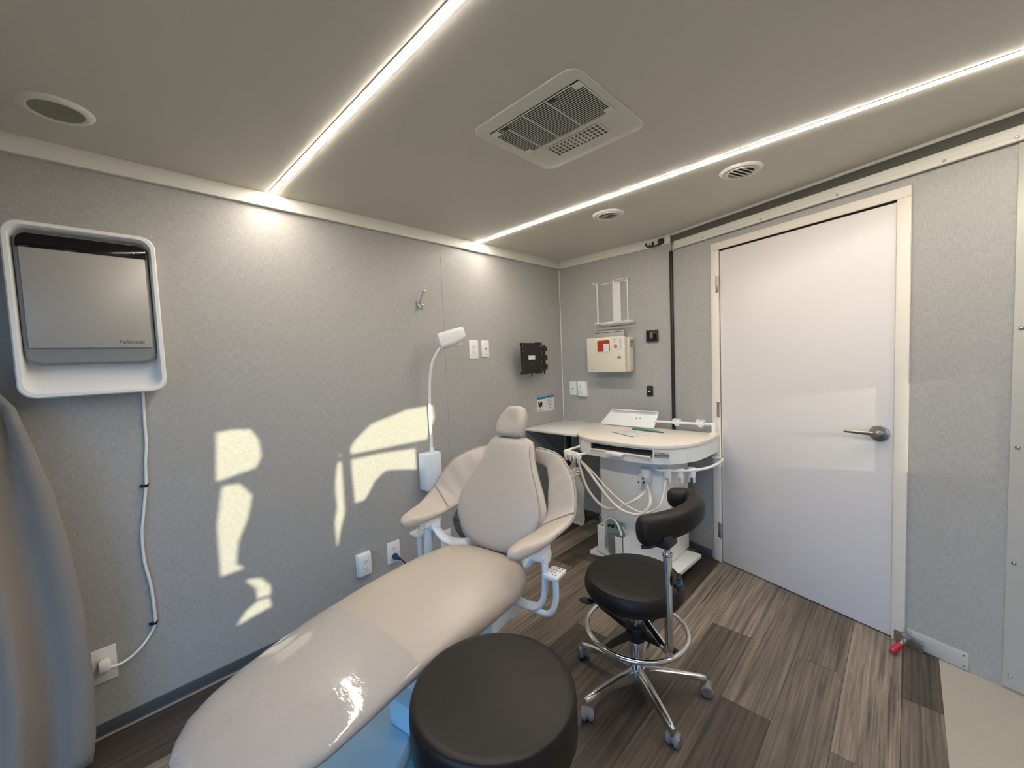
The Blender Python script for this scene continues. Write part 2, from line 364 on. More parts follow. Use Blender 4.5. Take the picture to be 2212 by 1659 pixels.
# left end wall: tall doorway open to daylight; front wall: window with the low sun
struct('wall_left', MB().box((XL-.1, YF, 0), (XL, -3.2, H)).box((XL-.1, -1.15, 0), (XL, 0, H)).box((XL-.1, -3.2, 1.95), (XL, -1.15, H)).box((XL-.1, -3.2, 0), (XL, -1.15, .12)), M_wall)
WX0, WX1, WZ0, WZ1 = -4.46, -3.08, 0.82, 1.84
wx0, wx1 = -1.30, -0.94
fw = MB().box((XL-.1, YF-.1, 0), (WX0, YF, H)).box((WX0, YF-.1, 0), (WX1, YF, WZ0)).box((WX0, YF-.1, WZ1), (WX1, YF, H))
fw.box((WX1, YF-.1, 0), (wx0, YF, H)).box((wx0, YF-.1, 0), (wx1, YF, 1.02)).box((wx0, YF-.1, 1.50), (wx1, YF, H)).box((wx1, YF-.1, 0), (.1, YF, H))
struct('wall_front', fw, M_wall)
def window(n, x0, x1, z0, z1, rail_z, mull):
    e = bpy.data.objects.new('window_%d' % n, None); COL.objects.link(e); e['kind'] = 'structure'; e.location = (x0, YF, z0)
    W_, H_ = x1-x0, z1-z0; m = MB()
    for b in (((0, -.07, 0), (.03, .01, H_)), ((W_-.03, -.07, 0), (W_, .01, H_)), ((0, -.07, 0), (W_, .01, .03)), ((0, -.07, H_-.03), (W_, .01, H_))): m.box(*b)
    if rail_z: m.box((0, -.05, rail_z-z0-.012), (W_, -.02, rail_z-z0+.012))
    if mull: m.box((mull-x0-.02, -.05, 0), (mull-x0+.02, -.02, H_))
    m.build('window_frame', M_trim, e)
    return e
SHX = 3.535*KX; SHZ = 3.535*KZ      # offsets from the window plane to the back wall along the sun's rays
window(1, WX0, WX1, WZ0, WZ1, 0.888+SHZ, -1.988-SHX)
w2 = window(2, wx0, wx1, 1.02, 1.50, None, None)
MB().box((.0, -.045, .0), (wx1-wx0, -.043, .48)).build('window_tint', film('tinted_film', (.3, .3, .3), .55), w2)  # added film, only there to weaken the sun through this window

# ------------------------------------------------------------------ unseen sheet added behind the camera, holes cut to shape the sun patches
def sun_patch_sheet():
    pl = [
     [(-2.565, 1.12), (-2.50, 1.125), (-2.43, 1.115), (-2.40, 1.06), (-2.395, .98), (-2.42, .93), (-2.58, .90)],
     [(-2.56, .875), (-2.49, .868), (-2.445, .80), (-2.47, .70), (-2.515, .60), (-2.53, .50), (-2.50, .468), (-2.592, .465), (-2.59, .7)],
     [(-2.02, .93), (-2.045, .84), (-2.06, .74), (-2.055, .63), (-2.075, .55), (-2.07, .40), (-2.045, .50), (-2.01, .60), (-2.0, .66)],
     [(-1.99, .90), (-1.93, .98), (-1.83, 1.055), (-1.70, 1.085), (-1.60, 1.11), (-1.40, 1.12), (-1.39, 1.03), (-1.43, .96), (-1.46, .90)],
     [(-1.965, .884), (-1.55, .86), (-1.545, .725), (-1.68, .755), (-1.76, .765), (-1.83, .72), (-1.87, .66), (-1.90, .625), (-1.955, .625)],
     [(-2.50, .41), (-2.44, .395), (-2.40, .34), (-2.40, .295), (-2.46, .30), (-2.46, .35)],
     [(-2.41, .285), (-2.46, .287), (-2.51, .26), (-2.55, .21), (-2.47, .225), (-2.40, .235)]]
    yc = YF+.05; kx = (0-yc)*KX; kz = (0-yc)*KZ
    cu = bpy.data.curves.new('c', 'CURVE'); cu.dimensions = '2D'; cu.fill_mode = 'BOTH'; cu.extrude = 0.0015
    def sp(pts):
        s = cu.splines.new('POLY'); s.points.add(len(pts)-1)
        for q, (a, b) in zip(s.points, pts): q.co = (a, b, 0, 1)
        s.use_cyclic_u = True
    sp([(WX0-.12, WZ0-.1), (WX1+.12, WZ0-.1), (WX1+.12, WZ1+.12), (WX0-.12, WZ1+.12)])
    for q in pl:
        q3 = [Vector((x-kx, z+kz, 0)) for x, z in q]
        sp([(v.x, v.y) for v in q3])
    t = bpy.data.objects.new('t', cu); COL.objects.link(t)
    dg = bpy.context.evaluated_depsgraph_get(); me = bpy.data.meshes.new_from_object(t.evaluated_get(dg))
    bpy.data.objects.remove(t, do_unlink=True)
    me.transform(Matrix.Translation((0, yc, 0)) @ Matrix.Rotation(PI/2, 4, 'X'))
    me.materials.clear(); me.materials.append(M_curt)
    o = bpy.data.objects.new('window_drape', me); COL.objects.link(o)
    setp(o, 'grey drape with ragged gaps hanging over the sunlit window behind the camera', 'curtain')
sun_patch_sheet()

# ------------------------------------------------------------------ LED strips
for x, lab in ((-2.2746, 'LED light strip in the ceiling running left of the square ceiling vent'), (-0.9534, 'LED light strip in the ceiling running right of the square ceiling vent')):
    t = thing('led_strip_light', lab, 'ceiling light', (x, 0, H), group='ceiling LED strips')
    MB().box((-.0145, YF+.02, -.0015), (.0145, -.026, 0)).build('channel', M_trim, t)
    MB().box((-.0105, YF+.03, -.0038), (.0105, -.026, -.0015), .001).build('diffuser', M_led, t)

# ------------------------------------------------------------------ door
dr = bpy.data.objects.new('door_1', None); COL.objects.link(dr); dr['kind'] = 'structure'; dr.location = D0; dr.rotation_euler[2] = RD
jw = .052
MB().box((S0-jw, -.014, 0), (S0, 0, ZT+.004), .002).box((S0-jw, -.014, ZT+.004), (S1+jw, 0, ZT+.05), .002).box((S1+.004, -.014, 0), (S1+jw, 0, ZT+.004), .002)\
  .box((S0-.02, 0, 0), (S0-.003, .05, ZT+.02)).box((S1+.005, 0, 0), (S1+.02, .05, ZT+.02)).build('door_frame', M_jamb, dr)
MB().box((S0+.004, -.002, 0.006), (S1, .036, ZT-.006), .0015).build('door_leaf', M_door, dr)
MB().box((S0-.003, .006, 0), (S1+.005, .045, ZT+.004)).build('door_gap', M_dark, dr)
for z in (1.8175, 1.015, .2145):
    h = MB().box((S0-.018, -.0165, z-.05), (S0-.002, -.013, z+.05), .001).cyl((S0+.001, -.019, z-.05), (S0+.001, -.019, z+.05), .0055, n=12).build('hinge', M_steel, dr)
hd = MB().cyl((1.188, -.002, .975), (1.188, -.016, .975), .038, n=32, bev=.003).cyl((1.188, -.016, .975), (1.188, -.05, .975), .014, n=20)\
  .loft([[(1.200-.135*t, -.05+.004*math.cos(a)-.0, .975+.0105*(1-.35*t)*math.sin(a)) for a in [2*PI*k/12 for k in range(12)]] for t in (0, .25, .5, .75, 1)]).build('door_handle', M_nickel, dr)
MB().cyl((1.188, -.05, .975), (1.188, -.057, .975), .010, n=20).box((1.186, -.0585, .970), (1.190, -.057, .980)).build('lock', M_steel, hd)

# toggle clamp and plates at the foot of the door frame
t = thing('steel_plate', 'long off-white metal plate screwed along the bottom of the wall beside the door', 'plate', onD(1.37, 0.03), RD)
MB().box((-.075, -.004, -.028), (.122, 0, .048), .001).build('plate', M_vinyl2, t)
for dx, dz in ((.108, .034), (.108, -.012)): MB().cyl((dx, -.004, dz), (dx, -.0065, dz), .004, n=12).build('screw', M_steel, t)
t = thing('toggle_clamp', 'steel toggle clamp with red ribbed handle at the foot of the door frame', 'clamp', onD(1.302, 0.033), RD)
MB().box((-.048, -.018, -.042), (.008, -.0145, .022), .001).box((-.018, -.0225, -.040), (.055, -.018, .018), .001).build('mounting_plate', M_steel, t)
for dx, dz in ((-.04, .01), (-.04, -.03), (.045, .005), (.045, -.03)): MB().cyl((dx, -.0225 if dx > 0 else -.018, dz), (dx, -.026, dz), .004, n=12).build('screw', M_steel, t)
MB().box((-.006, -.062, .026), (-.003, -.0225, .048)).box((.013, -.062, .026), (.016, -.0225, .048)).box((-.006, -.062, .020), (.016, -.0225, .027)).box((-.004, -.07, -.005), (.010, -.055, .022), .002).build('clamp_body', M_chrome, t)
MB().cyl((.0, -.062, .014), (-.003, -.090, -.001), .0055, n=14).build('lever', M_chrome, t)
hp = [(0, 0), (.008, .001), (.010, .006), (.0085, .011), (.011, .016), (.009, .022), (.0112, .028), (.009, .034), (.0108, .040), (.0085, .046), (.006, .050), (0, .051)]
Mh = Matrix.Translation((-.003, -.086, .001)) @ Vector((-.006, -.045, -.012)).to_track_quat('Z', 'Y').to_matrix().to_4x4()
MB().lathe([(a*1.25, b*1.3) for a, b in hp], 20, Mh).build('red_grip', M_red, t)

# ------------------------------------------------------------------ wall plates
def plate(name, label, loc, rz, w_=.072, h_=.118, raised=0.0, kind='duplex', mat=None):
    t = thing(name, label, 'outlet' if kind != 'coax' else 'wall plate', loc, rz, 'wall plates')
    mat = mat or M_white
    if raised:
        MB().box((-w_/2, -raised, -h_/2), (w_/2, 0, h_/2), .003).box((-w_/2-.004, -.008, -h_/2-.004), (w_/2+.004, 0, h_/2+.004), .002).build('back_box', mat, t)
        MB().box((-w_/2+.004, -raised-.005, -h_/2+.004), (w_/2-.004, -raised, h_/2-.004), .003).build('cover_plate', mat, t)
    else: MB().box((-w_/2, -.006, -h_/2), (w_/2, 0, h_/2), .003).build('cover_plate', mat, t)
    y = -raised-(.005 if raised else .006)
    if kind == 'coax':
        MB().cyl((0, y, 0), (0, y-.008, 0), .0055, n=12).cyl((0, y-.004, 0), (0, y-.006, 0), .007, n=6).build('coaxial_jack', M_steel, t)
        for z in (.042, -.042): MB().cyl((0, y, z), (0, y-.001, z), .003, n=10).build('screw', M_steel, t)
        return t
    for z in (.0195, -.0195):
        if kind == 'duplex': m = MB().cyl((0, y+.001, z), (0, y-.002, z), .0165, n=28)
        else: m = MB().box((-.0165, y-.002, z-.0185), (.0165, y+.001, z+.0185), .001)
        s = m.build('socket', mat, t)
        d = MB().box((-.0075, y-.0026, z+.001), (-.0052, y-.0018, z+.009)).box((.0052, y-.0026, z+.002), (.0075, y-.0018, z+.008)).cyl((0, y-.0018, z-.007), (0, y-.0026, z-.007), .0028, n=10)
        d.build('slot', M_blackp, s)
    if kind == 'duplex': MB().cyl((0, y, 0), (0, y-.001, 0), .003, n=10).build('screw', M_steel, t)
    return t
plate('wall_outlet', 'white duplex outlet on back wall, upper, left of the blank-faced cable plate', (-1.030, 0, 1.478), 0, .084, .132)
plate('cable_plate', 'white cable plate high on back wall, right of the upper outlet', (-.920, 0, 1.481), 0, .074, .122, kind='coax')
plate('cable_plate', 'white cable plate on the right wall near the corner, under the cream box', (0, -.117, 1.121), RB, .072, .120, kind='coax')
plate('wall_outlet', 'white raised box outlet on the right wall, right of the corner cable plate', (0, -.220, 1.118), RB, .080, .128, raised=.028, kind='decor')
plate('wall_outlet', 'white outlet at lower left of back wall with the purifier cord plugged in', (-2.985, 0, .278), 0, .082, .134)
plate('wall_outlet', 'white raised box outlet low on back wall, left of the blue plug', (-1.932, 0, .264), 0, .076, .122, raised=.030, kind='decor')
plate('wall_outlet', 'white outlet low on back wall with a dark blue plug in it', (-1.740, 0, .260), 0, .084, .132)
plate('wall_outlet', 'white outlet low on back wall half hidden behind the chair armrest', (-1.355, 0, .20), 0, .084, .132)
# dark blue hospital plug
t = thing('power_plug', 'dark blue round plug in the low outlet beside the chair', 'plug', (-1.737, -.008, .236), 0)
MB().cyl((0, 0, 0), (0, -.018, 0), .019, .017, n=24, bev=.002).cyl((0, -.018, 0), (.004, -.045, -.004), .014, .009, n=20).build('plug_body', M_blue, t)
MB().tube([(.004, -.043, -.004), (.02, -.065, -.02), (.05, -.07, -.09), (.08, -.06, -.20), (.12, -.08, -.23)], .0045).build('cord', M_blackp, t)

# ------------------------------------------------------------------ thermostat and switch on the right wall
t = thing('thermostat', 'square black thermostat on the right wall, right of the cream box', 'thermostat', (0, -.856, 1.529), RB)
MB().box((-.044, -.022, -.042), (.044, 0, .042), .003).build('housing', M_blackp, t)
MB().box((-.036, -.0235, -.030), (.036, -.022, .034), .001).build('face', M_gloss, t)
MB().box((-.013, -.0245, -.020), (.009, -.0235, .024)).build('display', M_grey, t)
t = thing('wall_switch', 'small black rounded switch plate on the right wall below the thermostat', 'switch', (0, -.826, 1.114), RB)
MB().prism(rrect(-.0235, .0235, -.040, .040, .008), 0, .008, .002, XZ()).build('plate', M_blackp, t)
MB().box((-.012, -.0095, -.006), (.004, -.008, .002)).build('mark', M_paper, t)
MB().box((-.014, -.0115, -.028), (.014, -.008, -.008), .002).build('rocker', M_gloss, t)

# ------------------------------------------------------------------ glove rack
t = thing('wire_rack', 'white wire glove box rack on the right wall, empty', 'rack', (0, -.56, 1.82), RB)
MB().box((-.062+.03, -.004, -.165), (.008+.03-.0, 0, .155), .001).cyl((-.0, -.004, .11), (-.0, -.006, .11), .004, n=10).build('back_plate', M_wenamel, t)
rw = .0040; d = -.10
fr = MB()
fr.tube([(-.13, -.006, .15), (.13, -.006, .15)], rw, smooth=1)
fr.tube([(-.155, -.03, .148), (-.155, -.006, .15), (-.15, -.006, .150)], rw, smooth=1)
for xs in ((-.155, -.112), (.040, .150)):
    pass
fr.tube([(-.160, -.02, .150), (-.155, d, .152), (-.112, d, .152), (-.112, d, -.160), (-.112, -.01, -.160)], rw, smooth=1)
fr.tube([(-.152, -.03, .148), (-.152, -.03, -.165), (-.152, d+.02, -.165), (.145, d+.02, -.165), (.145, -.01, -.165)], rw, smooth=1)
fr.tube([(.108, -.01, .160), (.108, d+.02, .156), (.035, d, .152), (.035, d, -.155)], rw, smooth=1)
fr.tube([(.150, -.03, .150), (.150, d, .150), (.150, d, -.165)], rw, smooth=1)
fr.tube([(-.170, -.03, -.170), (-.112, d, -.168), (.150, d, -.168)], rw, smooth=1)
fr.tube([(-.130, -.03, -.172), (.160, -.03, -.172)], rw, smooth=1)
fr.build('wire_frame', M_wenamel, t)

# ------------------------------------------------------------------ sharps box
t = thing('sharps_box', 'cream locking sharps cabinet with red window on the right wall', 'sharps container', (0, -.523, 1.403), RB)
MB().box((-.168, -.085, -.136), (.182, -.008, .128), .006).build('cabinet_body', M_cream, t)
MB().box((-.172, -.125, -.138), (.168, -.086, .137), .008).build('front_door', M_cream, t)
MB().box((-.13, -.05, .125), (.125, -.043, .182), .002).box((-.13, -.05, .172), (.125, -.043, .19)).build('chute', M_acgrey, t)
MB().box((-.125, -.044, .13), (.12, -.041, .176), .001).build('chute_flap', M_dgrey, t)
wf = MB().prism(rrect(-.080, .054, .013, .125, .014), .125, .1285, .001, XZ()).build('window_bezel', M_cream, t)
MB().prism(rrect(-.068, .042, .025, .112, .008), .1285, .1295, 0, XZ()).build('red_window', M_redw, wf)
MB().box((-.012, -.1305, .025), (.036, -.1293, .085)).build('window_label', M_paper, wf)
lb = MB().box((.064, -.1265, .030), (.145, -.125, .126)).build('label', M_paper, t)
MB().cyl((.092, -.1265, .060), (.092, -.1272, .060), .016, n=24).build('warning_disc', M_orange, lb)
tri = MB()
for k in range(3):
    a = PI/2+2*PI*k/3; tri.cyl((.092+.0075*math.cos(a), -.1272, .060+.0075*math.sin(a)), (.092+.0075*math.cos(a), -.1278, .060+.0075*math.sin(a)), .005, n=12)
tri.build('biohazard_mark', M_grey, lb)
ln = MB()
for k in range(4): ln.box((.070, -.1272, .116-.008*k), (.070+.03-.004*k, -.1265, .118-.008*k))
for k in range(5): ln.box((.128, -.1272, .112-.014*k), (.137, -.1265, .103-.014*k))
ln.box((.100, -.1272, .038), (.14, -.1265, .040)); ln.build('printed_text', M_grey, lb)
MB().cyl((.125, -.125, -.022), (.125, -.134, -.022), .011, n=20, bev=.002).box((.108, -.140, -.024), (.132, -.134, -.019), .001).build('key_lock', M_steel, t)
gr = MB()
for i in range(6):
    for j in range(6): gr.box((.1822, -.066+i*.0075, .048+j*.0105), (.1832, -.061+i*.0075, .055+j*.0105))
gr.build('side_grille', M_grey, t)
MB().box((-.15, -.1262, -.118), (-.10, -.1252, -.114)).build('printed_text', M_lgrey, t)

# ------------------------------------------------------------------ TV mount
t = thing('tv_mount', 'black folding TV bracket with bare plate on the back wall by the corner', 'bracket', (-.33, 0, 1.40), 0)
MB().box((-.02, -.014, -.125), (.045, 0, .125), .002).build('wall_bracket', M_black, t)
MB().box((-.33, -.124, -.118), (-.095, -.116, .118)).box((-.33, -.128, .10), (-.27, -.108, .118)).box((-.155, -.128, .10), (-.095, -.108, .122)).box((-.33, -.128, -.122), (-.27, -.108, -.10)).box((-.155, -.128, -.122), (-.095, -.108, -.10)).build('screen_plate', M_black, t)
for i, z in enumerate((.07, .0, -.075)):
    MB().box((-.20, -.108, z-.020), (.0, -.086, z+.020), .004).build('arm', M_black, t)
MB().cyl((.0, -.07, -.11), (.0, -.07, .105), .012, n=16).cyl((-.0, -.07, -.11), (-.0, -.07, -.135), .006, n=12).box((-.02, -.07, -.10), (.02, -.008, -.06)).box((-.02, -.07, .05), (.02, -.008, .09)).build('hinge_pin', M_black, t)
MB().box((-.255, -.1262, -.012), (-.178, -.1245, .020)).build('rating_label', M_paper, t)
for x, z in [(x, z) for z in (.108, .09, .055, -.055, -.09, -.108) for x in (-.318, -.108)]: MB().cyl((x, -.124, z), (x, -.1285, z), .0035, n=10).build('bolt', M_steel, t)
for z in (.10, .05, -.05): MB().cyl((-.213, -.124, z), (-.213, -.127, z), .004, n=10).build('bolt', M_steel, t)
MB().tube([(-.205, -.11, -.12), (-.205, -.112, -.145)], .006, smooth=1).build('pull_cord', M_black, t)
MB().tube([(-.205, -.112, -.142), (-.215, -.112, -.165), (-.19, -.112, -.175), (-.188, -.112, -.195), (-.20, -.112, -.205)], .0026).build('hook_wire', M_steel, t)
# two instruction stickers on the wall
for (x, z, lab, k) in ((-.306, 1.008, 'small blue and white instruction sticker under the TV bracket, left one', 0), (-.190, 1.008, 'small blue and white instruction sticker near the corner, right one', 1)):
    t = thing('sticker', lab, 'sticker', (x, 0, z), 0, 'stickers under the TV bracket')
    h2 = .060 if k == 0 else .066
    MB().box((-.056, -.0012, -h2), (.056, 0, h2)).build('sheet', M_paper, t)
    MB().box((-.056, -.0018, h2-.020), (.056, -.0012, h2)).build('header_band', M_label, t)
    pr = MB()
    if k == 0:
        pts = [(-.042, .030), (-.030, .014), (-.018, .008), (-.010, .026), (.012, .018), (.012, -.028), (.004, -.016), (-.006, -.022), (-.014, -.034), (-.020, -.018), (-.034, -.032)]
        pr.prism(pts, .0012, .002, 0, XZ()); MB().box((-.045, -.002, -.050), (.03, -.0012, -.046)).build('caption', M_grey, t)
    else:
        for z2, x2 in ((.032, .035), (.020, .03), (.012, .03), (.004, .025), (-.004, .02)): pr.box((-.04, -.002, z2), (x2, -.0012, z2+.002))
        for b in ((-.010, .026, -.018, -.014), (-.010, .026, -.046, -.042), (-.012, -.008, -.046, -.014), (.024, .028, -.046, -.014), (.006, .009, -.014, -.008), (.006, .009, -.056, -.046)):
            pr.box((b[0], -.002, b[2]), (b[1], -.0012, b[3]))
    pr.build('printed_drawing', M_blackp if k == 0 else M_grey, t)

# ------------------------------------------------------------------ coat hook
t = thing('coat_hook', 'small nickel double coat hook alone on the back wall', 'hook', (-1.472, 0, 1.765), 0)
MB().sphere((0, -.004, .005), .013, (1, .35, 1.6)).build('base_plate', M_nickel, t)
MB().tube([(0, -.004, .012), (0, -.018, .010), (0.002, -.032, .030), (.004, -.050, .055), (.006, -.062, .072)], .006).sphere((.006, -.064, .077), .0105).build('upper_prong', M_alu, t)
MB().tube([(0, -.004, -.004), (0, -.016, -.024), (.002, -.032, -.032), (.004, -.044, -.020), (.004, -.046, -.012)], .006).sphere((.004, -.047, -.008), .0095).build('lower_prong', M_alu, t)

# ------------------------------------------------------------------ black latch on the moulding
t = thing('cabinet_latch', 'black plastic latch with white sticker on the moulding beside the black strip', 'latch', (-.014, -.90, 2.196), RB)
MB().tube([(-.075, -.010, .012), (-.070, -.010, -.006), (-.045, -.010, -.020), (0, -.010, -.021), (.045, -.010, -.016)], .006, smooth=5).tube([(-.045, -.010, -.018), (-.040, -.010, -.002)], .005, smooth=1).box((-.028, -.014, -.022), (-.012, -.0, .012), .002).box((.020, -.022, -.018), (.062, -.0, .020), .006).build('latch_body', M_blackp, t)
MB().box((-.012, -.008, -.012), (.022, -.0, .014), .001).build('white_tag', M_paper, t)

# ------------------------------------------------------------------ air purifier
t = thing('air_purifier', 'white and silver air purifier mounted on the back wall above the curtain', 'air purifier', (-2.918, 0, 1.627), 0)
W2, H2, D2 = .1925, .300, .100
def ring(x, z0, z1, rad, y, n=8): return [(px, y, pz) for px, pz in rrect(-x, x, z0, z1, rad, n)]
body = MB().loft([ring(W2-.022, -H2+.02, H2-.02, .03, 0), ring(W2-.008, -H2+.006, H2-.006, .04, -.03), ring(W2-.002, -H2+.001, H2-.001, .045, -D2+.02), ring(W2, -H2, H2, .045, -D2+.006), ring(W2-.004, -H2+.004, H2-.004, .044, -D2),
  ring(W2-.014, -H2+.014, H2-.014, .040, -D2), ring(W2-.018, -H2+.020, H2-.018, .038, -D2+.006), ring(W2-.022, -H2+.032, H2-.024, .035, -D2+.03), ring(W2-.026, -H2+.085, H2-.030, .030, -D2+.062), ring(W2-.03, -H2+.11, H2-.034, .026, -D2+.066)])
body.build('housing', M_white, t)
cv = [ring(W2-.028, -H2+.118, H2-.036, .035, -D2+.06), ring(W2-.024, -H2+.112, H2-.034, .038, -D2+.020), ring(W2-.030, -H2+.122, H2-.042, .034, -D2+.012)]
MB().loft(cv).build('dark_surround', M_silver2, t)
zt = H2-.040; zb = -H2+.172
MB().box((-W2+.036, -D2+.004, zb), (W2-.034, -D2+.016, zt-.048), .002).build('front_cover', M_silver, t)
MB().prism(rrect(-W2+.036, W2-.034, -H2+.120, zb+.03, .030, 6), D2-.014, D2-.0125, 0, XZ()).build('lower_cover', M_silver2, t)
MB().prism([(-W2+.030, zt-.048)] + [(W2-.028, zt-.048)] + [(W2-.028-.03*(1-math.cos(a)), zt-.03+.03*math.sin(a)) for a in [PI/2*k/5 for k in range(6)]] + [(-W2+.030+.03*(1-math.cos(a)), zt-.03+.03*math.sin(a)) for a in [PI/2*(5-k)/5 for k in range(6)]], D2-.014, D2-.003, .001, XZ()).build('control_band', M_gloss, t)
MB().cyl((.128, -D2+.003, zt-.03), (.128, -D2+.002, zt-.03), .002, n=8).cyl((.143, -D2+.003, zt-.024), (.143, -D2+.002, zt-.024), .003, n=8).build('indicator', M_paper, t)
text_mesh('logo', 'Fellowes', .0205, M_grey, t, Matrix.Translation((.064, -D2+.0042, -.112)) @ Matrix.Rotation(PI/2, 4, 'X'), .0006, .25, .0006)
MB().box((.066, -D2+.003, -.1235), (.138, -D2+.0045, -.1217)).build('tagline', M_lgrey, t)
cp = [(-2.796, 1.335), (-2.796, 1.303), (-2.799, 1.187), (-2.8, 1.11), (-2.808, 1.036), (-2.813, .946), (-2.831, .813), (-2.839, .745), (-2.839, .633), (-2.828, .54), (-2.824, .45), (-2.825, .372), (-2.842, .331), (-2.88, .293), (-2.925, .272), (-2.962, .274)]
MB().tube([(x+2.796, 0 if z > .3 else -.010-.02*max(0, (-2.86-x)/.1), z-1.33) for x, z in cp], .0052).build('power_cord', M_white, t, loc=(.122, -.008, -.297))
c = [o_ for o_ in bpy.data.objects if o_.name.startswith('power_cord')][0]
MB().box((-.200, -.050, -1.056), (-.166, -.004, -1.022), .007).cyl((-.170, -.035, -1.050), (-.150, -.032, -1.056), .006, n=12).build('plug', M_white, c)
for x, z, lab in ((-2.8155, .945, 'black cord clip halfway up the white purifier cord'), (-2.8285, .372, 'black cord clip near the bottom bend of the white purifier cord')):
    k = thing('cord_clip', lab, 'clip', (x, 0, z), 0, 'cord clips on the purifier cord')
    MB().tube([(-.014, -.004, 0), (-.006, -.015, 0), (.004, -.017, 0), (.009, -.008, 0), (.009, -.001, 0)], .0042, flat=1.3).build('clip', M_gloss, k)
    MB().sphere((-.013, -.006, 0), .0045).build('nail', M_steel, k)

# ------------------------------------------------------------------ ceiling fittings
t = thing('ceiling_air_unit', 'square white ceiling air conditioner grille between the two light strips', 'ceiling vent', (-1.673, -1.294, H), 0)
MB().prism(rrect(-.230, .232, -.232, .232, .045), -.006, 0, .003).build('face_panel', M_face, t)
MB().box((-.172, -.205, -.0068), (.046, .188, -.0058)).build('intake_recess', M_dark, t)  # flat dark sheet, painted shade of the intake opening
g = MB()
for i in range(22): g.box((-.1685+i*.0096, -.203, -.0092), (-.1652+i*.0096, .186, -.0080))
for y in (-.203, -.072, .030, .120, .186): g.box((-.170, y-.0022, -.0095), (.044, y+.0022, -.0078))
g.box((-.170, -.205, -.0095), (-.166, .188, -.0078)).box((.040, -.205, -.0095), (.044, .188, -.0078))
for x, y in ((-.156, -.190), (-.156, .173), (.030, -.190), (.030, .173)): g.box((x-.014, y-.015, -.0098), (x+.014, y+.015, -.0078))
g.build('intake_grille', M_trim, t)
MB().box((-.164, -.105, -.011), (-.146, -.078, -.009), .001).build('latch', M_blackp, t)
MB().box((-.164, .110, -.011), (-.146, .137, -.009), .001).build('latch', M_blackp, t)
MB().box((.070, -.122, -.0070), (.152, .116, -.0058)).build('outlet_recess', M_dgrey, t)  # flat grey sheet, painted shade behind the louvre
g = MB()
for i in range(5): g.box((.070+i*.0198, -.122, -.0095), (.0745+i*.0198, .116, -.0070))
for i in range(14): g.box((.072, -.122+i*.0181, -.0090), (.154, -.1165+i*.0181, -.0070))
g.build('outlet_louvre', M_trim, t)
def round_vent(lab, x, y, R_, rz):
    t = thing('round_vent', lab, 'ceiling vent', (x, y, H), rz, 'round ceiling vents')
    MB().lathe([(R_*.72, -.002), (R_*.75, -.008), (R_*.86, -.010), (R_*.97, -.005), (R_, 0), (R_*.7, 0)], 48).build('outer_ring', M_trim, t)
    MB().lathe([(R_*.58, -.004), (R_*.60, -.012), (R_*.70, -.013), (R_*.74, -.004)], 48).build('inner_ring', M_trim, t)
    MB().cyl((0, 0, -.002), (0, 0, 0), R_*.72, n=40).build('throat', M_dark, t)  # flat dark disc, painted shade inside the vent
    sl = MB()
    for i in range(4):
        yy = (-.36+i*.24)*R_; hw = math.sqrt(max(0, (.60*R_)**2-yy*yy))
        sl.box((-hw, yy-.003, -.0115), (hw, yy+.003, -.0095), M=None)
    sl.build('slat', M_trim, t); return t
round_vent('smaller-looking round vent on the ceiling, near the corner beyond the light strip', -.722, -.930, .092, math.radians(-20))
round_vent('round vent on the ceiling in front of the door, nearest the camera', -.742, -1.650, .092, math.radians(-20))
t = thing('ceiling_speaker', 'round cream speaker on the ceiling at the far left', 'speaker', (-2.950, -.302, H), 0)
MB().lathe([(.060, -.006), (.066, -.011), (.074, -.011), (.084, -.005), (.087, 0), (.05, 0)], 48).build('rim', M_trim, t)
MB().lathe([(0, -.006), (.05, -.007), (.062, -.008), (.062, 0)], 48).build('speaker_grille', noisy(newmat('grille_cloth', (.27, .27, .20), .8), (900, 900, 900), .2), t)

# ------------------------------------------------------------------ curtain at the left
def curtain():
    t = bmesh.new(); nz = 60; nx = 120; rows = []
    prof = [(0.012, -3.030), (.10, -3.016), (.3, -3.006), (.56, -3.010), (.8, -3.028), (1.0, -3.053), (1.18, -3.090), (1.30, -3.118), (1.38, -3.165), (1.5, -3.20), (1.8, -3.20), (2.16, -3.20)]
    def right(z):
        for (a, b), (c_, d_) in zip(prof, prof[1:]):
            if z <= c_: return b+(d_-b)*(z-a)/(c_-a)
        return prof[-1][1]
    for j in range(nz+1):
        z = .012+(2.16-.012)*j/nz; row = []
        xr = right(z); pinch = math.exp(-((z-1.36)/.32)**2); wd_ = 1.35*(1-.72*pinch)
        for i in range(nx+1):
            s_ = i/nx; x = xr - wd_*s_
            amp = (.034+.022*(1-pinch))*min(1, s_*5+.10)
            ph = 2*PI*(s_*9.0) + .5*math.sin(z*2.3) + .25*math.sin(s_*9+z*3)
            y = -.105 - amp*math.sin(ph) - .035*math.sin(s_*7.1+z*1.7+1.0)
            if z > 1.30: y = y*.8 - .0
            row.append(t.verts.new((x, min(y, -.012), z)))
        rows.append(row)
    for a, b in zip(rows, rows[1:]):
        for i in range(nx): t.faces.new((a[i], a[i+1], b[i+1], b[i]))
    bmesh.ops.recalc_face_normals(t, faces=t.faces)
    m = MB(); m._join(t); o = m.build('curtain', M_curt, angle=80)
    so = o.modifiers.new('thick', 'SOLIDIFY'); so.thickness = .003
    return setp(o, 'heavy grey curtain gathered at the left edge of the back wall', 'curtain')
curtain()

